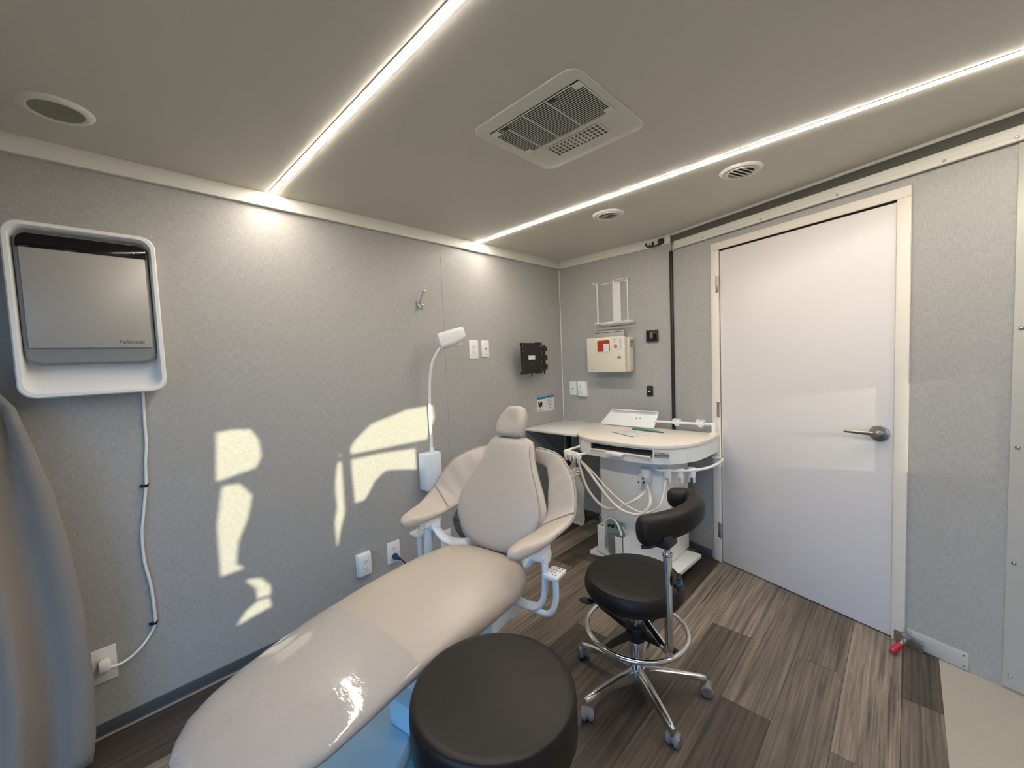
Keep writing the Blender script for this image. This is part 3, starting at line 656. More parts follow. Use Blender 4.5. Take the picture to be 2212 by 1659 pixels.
# ------------------------------------------------------------------ examination lamp
t = thing('exam_lamp', 'white gooseneck examination lamp fixed to the back wall beside the chair', 'lamp', (-1.478, 0, .71), 0)
MB().box((-.062, -.095, -.115), (.058, -.012, .118), .008).build('power_box', M_pale, t)
MB().box((-.03, -.014, -.09), (.03, 0, .09)).build('wall_bracket', M_wenamel, t)
MB().cyl((.012, -.06, .118), (.012, -.06, .150), .015, .011, n=24, bev=.003).build('neck_socket', M_white, t)
MB().tube([(.012, -.06, .145), (.011, -.062, .24), (.008, -.066, .36), (.005, -.075, .47), (.002, -.092, .575), (.008, -.12, .68), (.030, -.150, .750), (.045, -.17, .775)], .0095, n=16).build('gooseneck', M_white, t)
def rr(w_, h_, rad, y, x0=0, z0=0): return [(x0+a, y, z0+b) for a, b in rrect(-w_, w_, -h_, h_, rad, 5)]
Mhd = Matrix.Translation((.103, -.215, .842)) @ Matrix.Rotation(math.radians(-40), 4, 'Z') @ Matrix.Rotation(math.radians(-14), 4, 'Y')
hb = MB().loft([[(-.085, a, b) for a, b in rrect(-.036, .036, -.052, .032, .024, 5)], [(-.080, a, b) for a, b in rrect(-.043, .043, -.060, .040, .027, 5)], [(.0, a, b) for a, b in rrect(-.045, .045, -.056, .042, .028, 5)], [(.060, a, b) for a, b in rrect(-.043, .043, -.040, .040, .024, 5)], [(.078, a, b) for a, b in rrect(-.034, .034, -.026, .032, .017, 5)]], M=Mhd)
hb.build('lamp_head', M_white, t)
MB().loft([[(-.0865, a, b) for a, b in rrect(-.034, .034, -.050, .030, .022, 5)], [(-.085, a, b) for a, b in rrect(-.035, .035, -.051, .031, .023, 5)]], M=Mhd).build('end_cap', M_pale, t)
m = MB().cyl((0, 0, 0), (0, 0, -.010), .024, .019, n=24); m.bm.transform(Mhd @ Matrix.Translation((.018, 0, -.052))); m.build('lens_bezel', M_white, t)
m = MB().cyl((0, 0, 0), (0, 0, -.003), .015, n=24); m.bm.transform(Mhd @ Matrix.Translation((.018, 0, -.062))); m.build('lens', M_chrome, t)

# ------------------------------------------------------------------ folding table in the corner
t = thing('folding_table', 'white wall-hung folding table in the corner behind the dental cart', 'table', (0, 0, .833), 0)
MB().box((-.525, -.504, -.018), (-.002, -.003, 0), .003).build('tabletop', M_tabletop, t)
for y in (-.06, -.46):
    MB().box((-.030, y-.012, -.40), (-.004, y+.012, -.018)).box((-.46, y-.012, -.036), (-.004, y+.012, -.018)).build('bracket', M_black, t)
    MB().loft([[(-.40, y-.008, -.05), (-.40, y+.008, -.05), (-.385, y+.008, -.036), (-.385, y-.008, -.036)], [(-.028, y-.008, -.36), (-.028, y+.008, -.36), (-.014, y+.008, -.345), (-.014, y-.008, -.345)]]).build('brace', M_steel, t)
MB().box((-.30, -.27, -.14), (-.27, -.24, -.018)).build('latch_arm', M_black, t)

# ------------------------------------------------------------------ dental cart
t = thing('dental_cart', 'white mobile dental delivery cart with rounded top beside the door', 'dental cart', (-.42, -.93, 0), RB)
def L(x, y): return (-(y+.93), x+.42)
top = [(-.23, -.50), (-.40, -.503), (-.50, -.515), (-.58, -.555), (-.66, -.63), (-.705, -.73), (-.712, -.85), (-.712, -.98), (-.708, -1.08), (-.69, -1.17), (-.64, -1.25), (-.56, -1.31), (-.46, -1.345), (-.34, -1.358), (-.155, -1.362), (-.135, -1.35), (-.135, -.93), (-.135, -.53), (-.15, -.505)]
tp = [L(x, y) for x, y in top]
MB().prism(tp, .840, .861, .003).build('worktop', M_laminate, t)
# shallow body under the top, with the drawer opening
cx_, cy_ = L(-.42, -.93)
def inset(k): return [((p[0]-cx_)*k[0]+cx_, (p[1]-cy_)*k[1]+cy_) for p in tp]
def skirt():
    m = MB(); P = inset((.978, .975)); n = len(P); P3 = [(x, y) for x, y in P]
    # outer wall split into strips: above, below and beside the opening (opening X -.20 .. .232)
    def wall(poly, z0, z1):
        for (a, b) in zip(poly, poly[1:]):
            m.loft([[(a[0], a[1], z0), (b[0], b[1], z0), (b[0]*.97, b[1]*.965, z0), (a[0]*.97, a[1]*.965, z0)], [(a[0], a[1], z1), (b[0], b[1], z1), (b[0]*.97, b[1]*.965, z1), (a[0]*.97, a[1]*.965, z1)]])
    C = P+[P[0]]; xa, xb = -.196, .230
    front = [p for p in C if p[1] < -.26 and xa-.02 < p[0] < xb+.02]
    yfr = min(p[1] for p in P)
    rest = []
    seq = [(Vector((a[0], a[1])), Vector((b[0], b[1]))) for a, b in zip(C, C[1:])]
    for a, b in seq:
        pts = [a, b]
        for xc in (xa, xb):
            if (a.x-xc)*(b.x-xc) < 0 and (a.y+b.y)/2 < -.2:
                q = a.lerp(b, (xc-a.x)/(b.x-a.x)); pts = sorted(pts+[q], key=lambda v: (v-a).length)
        for p, q in zip(pts, pts[1:]):
            mx = (p.x+q.x)/2
            if (p.y+q.y)/2 < -.2 and xa < mx < xb:
                wall([p, q], .748, .786); wall([p, q], .832, .838)
            else: wall([p, q], .748, .838)
    m.prism(inset((.95, .95)), .748, .754)
    return m
skirt().build('drawer_housing', M_wenamel, t)
MB().box((-.196, -.250, .832), (.230, .20, .836)).box((-.196, .19, .754), (.230, .20, .836)).box((-.20, -.262, .754), (-.196, .2, .836)).box((.230, -.262, .754), (.234, .2, .836)).build('drawer_cavity', M_dgrey, t)
dw = MB().box((-.190, -.283, .778), (.224, .18, .786)).box((-.190, -.288, .786), (.224, -.281, .797), .001).build('drawer', M_laminate, t)
MB().box((-.058, -.318, .787), (.058, -.286, .791), .001).box((-.058, -.318, .776), (.058, -.314, .791), .001).build('drawer_handle', M_wenamel, dw)
lb = MB().box((.250, -.2865, .796), (.330, -.2800, .830), .001, M=Matrix.Translation((.25, -.283, 0)) @ Matrix.Rotation(math.radians(14), 4, 'Z') @ Matrix.Translation((-.25, .279, 0))).build('name_plate', M_silver, t)
MB().box((.251, -.2875, .808), (.329, -.2864, .816), M=Matrix.Translation((.25, -.283, 0)) @ Matrix.Rotation(math.radians(14), 4, 'Z') @ Matrix.Translation((-.25, .279, 0))).build('dark_band', M_blackp, lb)
hm = MB()
for i in range(14): hm.box((.262+i*.0045, -.2885, .8105), (.265+i*.0045, -.2874, .8135), M=Matrix.Translation((.25, -.283, 0)) @ Matrix.Rotation(math.radians(14), 4, 'Z') @ Matrix.Translation((-.25, .279, 0)))
hm.build('small_print', M_lgrey, lb)
hm = MB(); Mn = Matrix.Translation((.25, -.283, 0)) @ Matrix.Rotation(math.radians(14), 4, 'Z') @ Matrix.Translation((-.25, .279, 0))
hm.prism([(.276, .819), (.281, .8245), (.2795, .827), (.276, .8255), (.2725, .827), (.271, .8245)], .2865, .2874, 0, Mn @ XZ())
hm.box((.285, -.2874, .819), (.293, -.2865, .8265), M=Mn).box((.295, -.2874, .819), (.302, -.2865, .8265), M=Mn).box((.304, -.2874, .819), (.3065, -.2865, .8265), M=Mn)
hm.build('emblem', M_grey, lb)
# cabinet below
cab = MB().box((-.20, -.155, .09), (.255, .195, .748), .004)
cab.build('cabinet', M_wenamel, t)
MB().box((-.180, -.1575, .12), (.235, -.155, .715), .001).build('front_panel', M_wenamel, t)
MB().box((-.2015, -.05, .635), (-.1995, -.035, .665), .001).build('key_slot', M_blackp, t)
bs = MB().prism([L(-.665, -.69), (L(-.60, -1.26)), (L(-.26, -1.275)), (L(-.24, -.70))], .055, .082, .004); bs.build('base_plate', M_wenamel, t)
for x, y in ((-.57, -1.20), (-.30, -1.22), (-.60, -.75), (-.30, -.75)):
    X, Y = L(x, y); w_ = MB().cyl((X-.012, Y, .026), (X+.012, Y, .026), .026, n=24, bev=.003).box((X-.016, Y-.012, .03), (X+.016, Y+.012, .056), .002).build('castor', M_blackp, t)
# bottle pocket low on the front
pk = MB().box((-.180, -.245, .09), (-.125, -.2415, .268)).box((-.045, -.245, .09), (.010, -.2415, .230)).box((-.180, -.245, .09), (-.1765, -.155, .268)).box((.0065, -.245, .09), (.010, -.155, .230)).box((-.18, -.245, .088), (.01, -.155, .092))
pk.build('bottle_pocket', M_wenamel, t)
MB().cyl((-.085, -.200, .095), (-.085, -.200, .215), .036, n=28, bev=.006).build('water_bottle', film('smoky_bottle', (.22, .21, .20), .55), t)
MB().box((-.150, -.170, .16), (-.02, -.160, .30), .002).build('valve_plate', M_tealm, t)
MB().tube([(-.155, -.19, .20), (-.150, -.20, .28), (-.100, -.205, .325), (-.050, -.205, .30), (-.018, -.21, .23)], .006).tube([(-.02, -.19, .28), (.0, -.195, .255), (.005, -.195, .22)], .003).build('supply_hose', M_white, t)
MB().cyl((-.125, -.170, .262), (-.125, -.195, .262), .007, n=12).cyl((-.100, -.168, .262), (-.100, -.185, .262), .010, n=12).cyl((-.075, -.168, .255), (-.075, -.174, .255), .006, n=12).build('valve', M_blackp, t)
# tray shelf leaning at the back
MB().loft([[(-.437, .24, .862), (.002, .24, .862), (.002, .245, .868), (-.437, .245, .868)], [(-.36, .285, .968), (.02, .285, .968), (.02, .290, .974), (-.36, .290, .974)]])\
  .loft([[(-.437, .24, .862), (.002, .24, .862), (.002, .225, .866), (-.437, .225, .866)], [(-.437, .24, .866), (.002, .24, .866), (.002, .225, .870), (-.437, .225, .870)]])\
  .loft([[(-.36, .285, .970), (.02, .285, .970), (.02, .290, .974), (-.36, .290, .974)], [(-.345, .262, .980), (.005, .262, .980), (.005, .264, .984), (-.345, .264, .984)]]).build('tray_shelf', M_wenamel, t)
MB().cyl((-.14, .262, .925), (-.14, .258, .925), .004, n=10).cyl((-.11, .262, .925), (-.11, .258, .925), .004, n=10).build('screw', M_steel, t)
# rear instrument rail with holders
MB().tube([(.0, .262, .912), (.405, .262, .921)], .0085, smooth=1).build('rear_rail', M_wenamel, t)
def holder(x, y, z, rot=0):
    Mx = Matrix.Translation((x, y, z)) @ Matrix.Rotation(rot, 4, 'Z')
    m = MB().box((-.026, -.022, -.010), (.026, .022, .016), .005, Mx).box((-.022, -.024, .014), (-.008, .018, .026), .003, Mx).box((.010, -.024, .014), (.024, .018, .026), .003, Mx)
    m.cyl((Mx @ Vector((0, 0, -.008))), (Mx @ Vector((0, 0, -.024))), .020, .014, n=20); return m
holder(.160, .258, .918).build('rail_holder', M_wenamel, t)
holder(.318, .258, .922).build('rail_holder', M_wenamel, t)
MB().box((.388, .245, .862), (.410, .285, .935), .004).box((.375, .235, .860), (.415, .285, .868), .002).build('rail_bracket', M_wenamel, t)
# lower right bar with three instrument holders
bar = [L(-.14, -1.31), L(-.15, -1.37), L(-.20, -1.385), L(-.33, -1.385), L(-.45, -1.36), L(-.54, -1.30), L(-.60, -1.21), L(-.625, -1.165), L(-.60, -1.15), L(-.54, -1.16)]
MB().tube([(x, y, .700) for x, y in bar], .0088, n=14).build('lower_rail', M_wenamel, t)
for (x, y) in ((-.588, -1.205), (-.548, -1.262), (-.500, -1.312)):
    X, Y = L(x, y)
    m = MB().cyl((X, Y, .655), (X, Y, .712), .0225, n=24, bev=.003)
    for sx in (-1, 1): m.box((X+sx*.014-.004, Y-.012, .622), (X+sx*.014+.004, Y+.010, .658), .003)
    m.build('instrument_holder', M_wenamel, t)
    MB().cyl((X, Y-.0, .712), (X, Y, .7128), .005, n=12).build('screw', M_dgrey, t)
X, Y = L(-.60, -1.075)
vv = MB().cyl((X, Y, .610), (X, Y, .695), .030, .036, n=28, bev=.004).cyl((X-.035, Y, .59), (X-.035, Y, .66), .012, n=16).cyl((X+.01, Y-.0, .55), (X+.0, Y, .61), .012, n=16).cyl((X-.045, Y, .56), (X-.035, Y, .60), .010, n=12)
vv.build('vacuum_canister', M_wenamel, t)
MB().box((X-.012, Y-.034, .625), (X+.026, Y-.028, .645), .001).build('canister_label', M_paper, t)
MB().box((X-.010, Y-.0355, .628), (X+.002, Y-.034, .642)).build('green_mark', M_green, t)
MB().cyl((X+.0, Y-.03, .612), (X, Y-.038, .612), .006, n=12).cyl((X-.045, Y-.012, .60), (X-.045, Y-.018, .60), .004, n=10).build('knob', M_blackp, t)
# left holder cluster on its own rail
MB().tube([L(-.60, -.60)+(.775,), L(-.68, -.58)+(.768,), L(-.76, -.575)+(.762,), L(-.77, -.66)+(.752,), L(-.66, -.70)+(.750,)], .0085, smooth=3).build('left_rail', M_wenamel, t)
m = MB()
for i in range(4):
    Mx = Matrix.Translation((*L(-.758, -.600-.030*i), .757-.004*i)) @ Matrix.Rotation(math.radians(8*i), 4, 'Z')
    m.box((-.0145, -.022, -.020), (.0145, .020, .019), .005, Mx).box((-.008, -.030, -.040), (-.002, -.012, .0), .002, Mx).box((.003, -.030, -.044), (.009, -.012, .0), .002, Mx)
m.build('holder_cluster', M_wenamel, t)
hz = [
 ([(-.742, -.672, .712), (-.738, -.690, .64), (-.730, -.715, .555), (-.720, -.76, .485), (-.715, -.83, .432), (-.712, -.90, .43), (-.712, -.97, .465), (-.70, -1.05, .515), (-.64, -1.09, .56)], .0095),
 ([(-.742, -.680, .718), (-.732, -.735, .66), (-.728, -.80, .585), (-.722, -.87, .505), (-.72, -.95, .448), (-.716, -1.03, .430), (-.712, -1.10, .447), (-.69, -1.14, .51), (-.62, -1.10, .57)], .0095),
 ([(-.742, -.688, .716), (-.728, -.765, .652), (-.722, -.85, .575), (-.72, -.93, .515), (-.716, -1.0, .475), (-.712, -1.09, .452), (-.712, -1.16, .475), (-.70, -1.21, .53), (-.60, -1.20, .64)], .0052)]
for pts, rad in hz: MB().tube([(*L(x, y), z) for x, y, z in pts], rad, n=12).build('hose', M_hose, t)
for k in range(3): MB().tube([(*L(-.75+.01*k, -.675), .66-.02*k), (*L(-.77, -.655), .655-.02*k), (*L(-.79, -.605+.004*k), .59-.02*k), (*L(-.79, -.575+.012*k), .50), (*L(-.78, -.58+.02*k), .40), (*L(-.76, -.63+.01*k), .345)], .0075).build('hose', M_hose, t)
# foot control tubing
MB().tube([(*L(-.46, -.70), .30), (*L(-.50, -.67), .26), (*L(-.46, -.66), .20), (*L(-.38, -.66), .10)], .004).build('hose', M_hose, t)
# clear bag with tubing beside the cart
bm_ = []
for j in range(13):
    z = .725-.40*j/12; wdt = .010+.062*math.sin(min(1, j/7)*PI/2)*(1 if j < 11 else (.92 if j == 11 else .7)); cy2 = -.690+.010*math.sin(j*.9)
    bm_.append([(-.820+.024*math.sin(a)*(.3+min(1, j/5))*.8+.006*math.sin(3*a+j), cy2+wdt*math.cos(a)*(1+.08*math.sin(4*a+j)), z) for a in [2*PI*k/28 for k in range(28)]])
o = MB().loft(bm_).build('plastic_bag', M_bag, angle=60)
setp(o, 'clear plastic bag hanging from the left holders of the dental cart', 'bag')
# papers and pen on the cart
t = thing('instruction_sheet', 'printed paper sheets lying on the cart worktop', 'paper', (-.40, -.87, .8612), math.radians(-112))
MB().box((-.11, -.09, 0), (.12, .08, .0008)).build('sheet', M_label, t)
MB().box((-.105, -.075, .0008), (.125, .085, .0016)).build('sheet', M_paper, t)
pr = MB()
for i in range(7): pr.box((-.09, -.055+i*.018, .0016), (-.09+.10+.02*((i*37) % 5), -.051+i*.018, .0019))
pr.build('printed_text', M_lgrey, t)
t = thing('instrument_pouch', 'teal green instrument packet beside the papers on the cart', 'packet', (-.285, -.935, .862), math.radians(-95))
MB().loft([[(-.11, -.016, 0), (-.11, .016, 0), (-.11, .016, .012), (-.11, -.016, .010)], [(.03, -.016, 0), (.03, .016, 0), (.03, .016, .010), (.03, -.016, .006)], [(.12, -.010, 0), (.12, .010, 0), (.12, .010, .002), (.12, -.010, .002)]]).build('packet', M_green, t)

# ------------------------------------------------------------------ dental chair
EX, EY = -.988, -.156
CH = thing('dental_chair', 'beige dental patient chair with clear plastic over the leg rest', 'dental chair', (-1.75, -.935, 0), math.atan2(EY, EX))
# local: +x forward (to the feet), +y = lateral toward the camera-right side, so lateral-left a -> y = -a
def A_(a): return -a
def sect(uu, hw, z0, z1, n=28, sq=3.2, yc=0):
    o = []; zc = (z0+z1)/2; hh = (z1-z0)/2
    for k in range(n):
        a = 2*PI*k/n; c_, s_ = math.cos(a), math.sin(a)
        yy = hw*math.copysign(abs(c_)**(2/sq), c_); zz = hh*math.copysign(abs(s_)**(2/2.4), s_)
        o.append((uu, yc+yy, zc+zz+.012*(1-(yy/hw)**2)*(1 if s_ > 0 else 0)))
    return o
seat = [(.035, .10, .515, .555), (.045, .165, .495, .570), (.07, .205, .480, .582), (.12, .238, .468, .592), (.20, .250, .462, .600), (.32, .252, .462, .606), (.45, .250, .470, .608), (.56, .245, .488, .602), (.66, .240, .505, .592)]
MB().loft([sect(*q) for q in seat]).build('seat', M_leather, CH, angle=60)
leg = [(.655, .243, .503, .595), (.72, .241, .508, .586), (.82, .238, .500, .572), (.92, .228, .488, .560), (1.00, .208, .480, .549), (1.06, .175, .476, .540), (1.10, .130, .476, .532), (1.125, .080, .482, .522), (1.132, .03, .494, .512)]
MB().loft([sect(*q) for q in leg]).build('leg_rest', M_cover, CH, angle=60)
# backrest
B0 = Vector((.035, 0, .585)); B1 = Vector((-.155, 0, 1.035)); bd = (B1-B0).normalized(); bn = Vector((bd.z, 0, -bd.x))   # bn points forward
def bsec(tt, hw, th, n=32, fwd=0):
    c0 = B0+(B1-B0)*tt+bn*fwd; o = []
    for k in range(n):
        a = 2*PI*k/n; c_, s_ = math.cos(a), math.sin(a)
        yy = hw*math.copysign(abs(c_)**(2/3.0), c_); tt2 = th*math.copysign(abs(s_)**(2/2.6), s_)
        o.append(tuple(c0+Vector((0, 1, 0))*yy+bn*(tt2+(-.012*(yy/hw)**2 if s_ > 0 else 0))))
    return o
bk = [(-.02, .05, .012), (.0, .105, .026), (.05, .150, .036), (.12, .195, .042), (.22, .232, .044), (.32, .245, .044), (.42, .238, .044), (.55, .208, .042), (.68, .172, .040), (.82, .140, .038), (.92, .128, .036), (.97, .118, .030), (1.0, .095, .018)]
MB().loft([bsec(*q) for q in bk]).build('backrest', M_leather, CH, angle=60)
pp = []
for tt, hw, th in bk[1:-1]: pp.append(tuple(B0+(B1-B0)*tt+Vector((0, hw*.93, 0))+bn*(th*.62)))
for tt, hw, th in bk[1:-1][::-1]: pass
MB().tube(pp[1:-1], .0022, n=8, smooth=4).build('backrest_piping', M_piping, CH)
# headrest
HC = Vector((-.160, 0, 1.108)); hr = []
for q, hw, th in ((-.5, .035, .010), (-.47, .062, .022), (-.36, .074, .032), (-.1, .078, .034), (.15, .076, .034), (.35, .066, .032), (.46, .054, .024), (.5, .035, .010)):
    c0 = HC+bd*(q*.145); o = []
    for k in range(32):
        a = 2*PI*k/32; c_, s_ = math.cos(a), math.sin(a)
        yy = hw*math.copysign(abs(c_)**(2/3.0), c_); t2 = th*math.copysign(abs(s_)**(2/2.6), s_)
        if yy < 0 and q > -.05: yy *= 1-.55*((q+.05)/.55)**1.2*1.0
        dish = -.024*math.exp(-(yy/.03)**2-(q/.28)**2) if s_ > 0 else 0
        o.append(tuple(c0+Vector((0, yy, 0))+bn*(t2+dish)))
    hr.append(o)
MB().loft(hr).build('headrest', M_leather, CH, angle=60)
MB().box((-.185, -.02, .96), (-.172, .02, 1.10), .003).build('headrest_bar', M_wenamel, CH)
# sling armrests
outer = [(.10, -.205, .985), (.20, -.205, .968), (.28, -.15, .940), (.335, -.10, .900), (.368, -.055, .84), (.382, .0, .775), (.362, .09, .742), (.345, .17, .731), (.318, .235, .728)]
inner_r = [(.08, -.20, .915), (.155, -.19, .905), (.195, -.145, .860), (.222, -.09, .81), (.240, -.045, .750), (.242, .02, .718), (.238, .09, .708), (.240, .17, .711), (.255, .235, .713)]
inner_l = [(.05, -.19, .88), (.10, -.16, .85), (.15, -.12, .81), (.19, -.07, .765), (.215, -.03, .735), (.235, .03, .715), (.238, .09, .708), (.240, .17, .711), (.255, .235, .713)]
for sgn, nm in ((1, 'left'), (-1, 'right')):
    inner = inner_l if sgn == 1 else inner_r
    so = spline([(u_, -sgn*a, z) for a, u_, z in outer], 5); si = spline([(u_, -sgn*a, z) for a, u_, z in inner], 5)
    secs = []; m_ = len(so)
    for i, (p, q) in enumerate(zip(so, si)):
        tg = (so[min(i+1, m_-1)]+si[min(i+1, m_-1)]-so[max(i-1, 0)]-si[max(i-1, 0)]).normalized()
        w_ = (p-q); nn_ = tg.cross(w_).normalized()
        f_ = i/(m_-1); th = .010 if f_ < .55 else .010+.016*(f_-.55)/.45
        wr = .0016*(math.sin(i*1.13+sgn)+.8*math.sin(i*2.9+1.3*sgn))*math.sin(f_*PI)
        o = []
        for k in range(20):
            a = 2*PI*k/20; c_, s_ = math.cos(a), math.sin(a)
            o.append((p+q)/2+w_/2*math.copysign(abs(c_)**.7, c_)+nn_*(th*math.copysign(abs(s_)**.75, s_)+wr*abs(s_)))
        secs.append(o)
    # rounded tip
    tipc = (so[-1]+si[-1])/2; tg = (so[-1]+si[-1]-so[-2]-si[-2]).normalized()
    for k, sc_ in ((.022, .86), (.038, .55), (.044, .2)):
        secs.append([tipc+tg*k+(v-tipc)*sc_ for v in secs[m_-1]])
    am = MB().loft(secs).build('armrest', M_leather, CH, angle=70)
    MB().tube([v for v in so[:int(m_*.78):2]], .0052, n=8, smooth=3).build('piping', M_piping, am)
    ic = int(m_*.60); MB().tube([so[ic]*(1-q)+si[ic+2]*q+Vector((0, 0, .0105+.004*math.sin(PI*q))) for q in (.02, .2, .4, .6, .8, .98)], .0032, n=8, smooth=3).build('seam', M_piping, am)
    y = lambda a: -sgn*a
    MB().tube([(.13, y(.16), .468), (.13, y(.24), .460), (.125, y(.285), .465), (.115, y(.308), .50), (.105, y(.312), .57), (.098, y(.308), .655)], .022, n=14, flat=.55).build('arm_support', M_pale, CH)
    MB().cyl((.098, y(.325), .655), (.098, y(.262), .655), .028, n=28, bev=.004).cyl((.098, y(.262), .655), (.098, y(.250), .655), .013, n=20, bev=.002).build('pivot', M_wenamel, CH)
    MB().tube([(.098, y(.27), .650), (.085, y(.235), .600), (.03, y(.19), .562), (-.03, y(.13), .565), (-.055, y(.09), .60)], .026, n=14, flat=.4).build('back_hinge', M_pale, CH)
    MB().box((.06, y(.29)-.025, .660), (.16, y(.29)+.025, .690), .006).build('arm_mount', M_wenamel, CH)
    MB().tube([(.135, y(.25), .462), (.130, y(.31), .450), (.125, y(.345), .462), (.118, y(.362), .51), (.115, y(.362), .592)], .0115, n=14).build('keypad_tube', M_pale, CH)
    kp = MB().box((.078, y(.360)-.030, .600), (.152, y(.360)+.030, .616), .005).box((.092, y(.360)-.020, .590), (.140, y(.360)+.020, .601), .003).build('keypad', M_wenamel, CH)
    mk = MB()
    for i in range(4):
        for j in range(4):
            if (i*3+j*5) % 7 == 0: continue
            cx2, cy3 = .090+i*.0165, y(.360)-.019+j*.0125
            mk.box((cx2-.004, cy3-.003, .616), (cx2+.004, cy3-.001, .6166)).box((cx2-.001, cy3-.003, .616), (cx2+.002, cy3+.003, .6166))
    mk.build('button_mark', M_grey, kp)
# cable bundle under the left armrest
cb = MB()
for k in range(7): cb.tube([(-.02, -.20-.006*k, .70), (.005, -.205-.006*k+.004*math.sin(k), .66), (.0, -.20-.006*k, .60), (-.03, -.17-.004*k, .53)], .0028, n=6, smooth=3)
cb.build('cable_bundle', M_dgrey, CH)
MB().tube([(-.03, -.20, .655), (.012, -.215, .655), (.008, -.245, .655), (-.025, -.24, .655)], .003, n=8, closed=True).build('cable_tie', M_blackp, CH)
# back post, under frame, lift and base
MB().box((.015, .045, .50), (.030, .085, .60), .003).box((-.04, -.03, .45), (-.01, .03, .66), .006).build('back_post', M_pale, CH)
MB().box((.14, -.17, .425), (.62, .17, .468), .010).box((.10, -.19, .40), (.28, .19, .45), .008).build('seat_frame', M_pale, CH)
MB().box((.10, .15, .39), (.15, .185, .46), .004).build('frame_bracket', M_wenamel, CH)
MB().loft([[(.22, -.10, .10), (.22, .10, .10), (.40, .10, .10), (.40, -.10, .10)], [(.30, -.09, .43), (.30, .09, .43), (.44, .09, .43), (.44, -.09, .43)]]).box((.18, -.12, .08), (.46, .12, .20), .02).build('lift_column', M_base, CH)
bp_ = [(.92, -.18), (.90, -.02), (.86, .045), (.62, .085), (.52, .075), (.47, .03), (.44, -.04), (.36, -.05), (.30, -.10), (.30, -.20), (.38, -.24), (.60, -.25), (.80, -.24)]
def cham(P): return [(v.x, v.y) for v in spline([(x, y, 0) for x, y in P], 4, True)]
MB().prism(cham(bp_), .0, .055, .010).build('base_cover', M_based, CH)
bp2 = [(.86, -.16), (.84, -.05), (.64, .03), (.56, .02), (.48, -.03), (.42, -.08), (.36, -.10), (.36, -.18), (.45, -.20), (.75, -.20)]
MB().prism(cham(bp2), .055, .115, .008).build('base_housing', M_base, CH)
MB().box((.36, -.11, .115), (.52, .035, .22), .012).build('junction_box', M_base, CH)

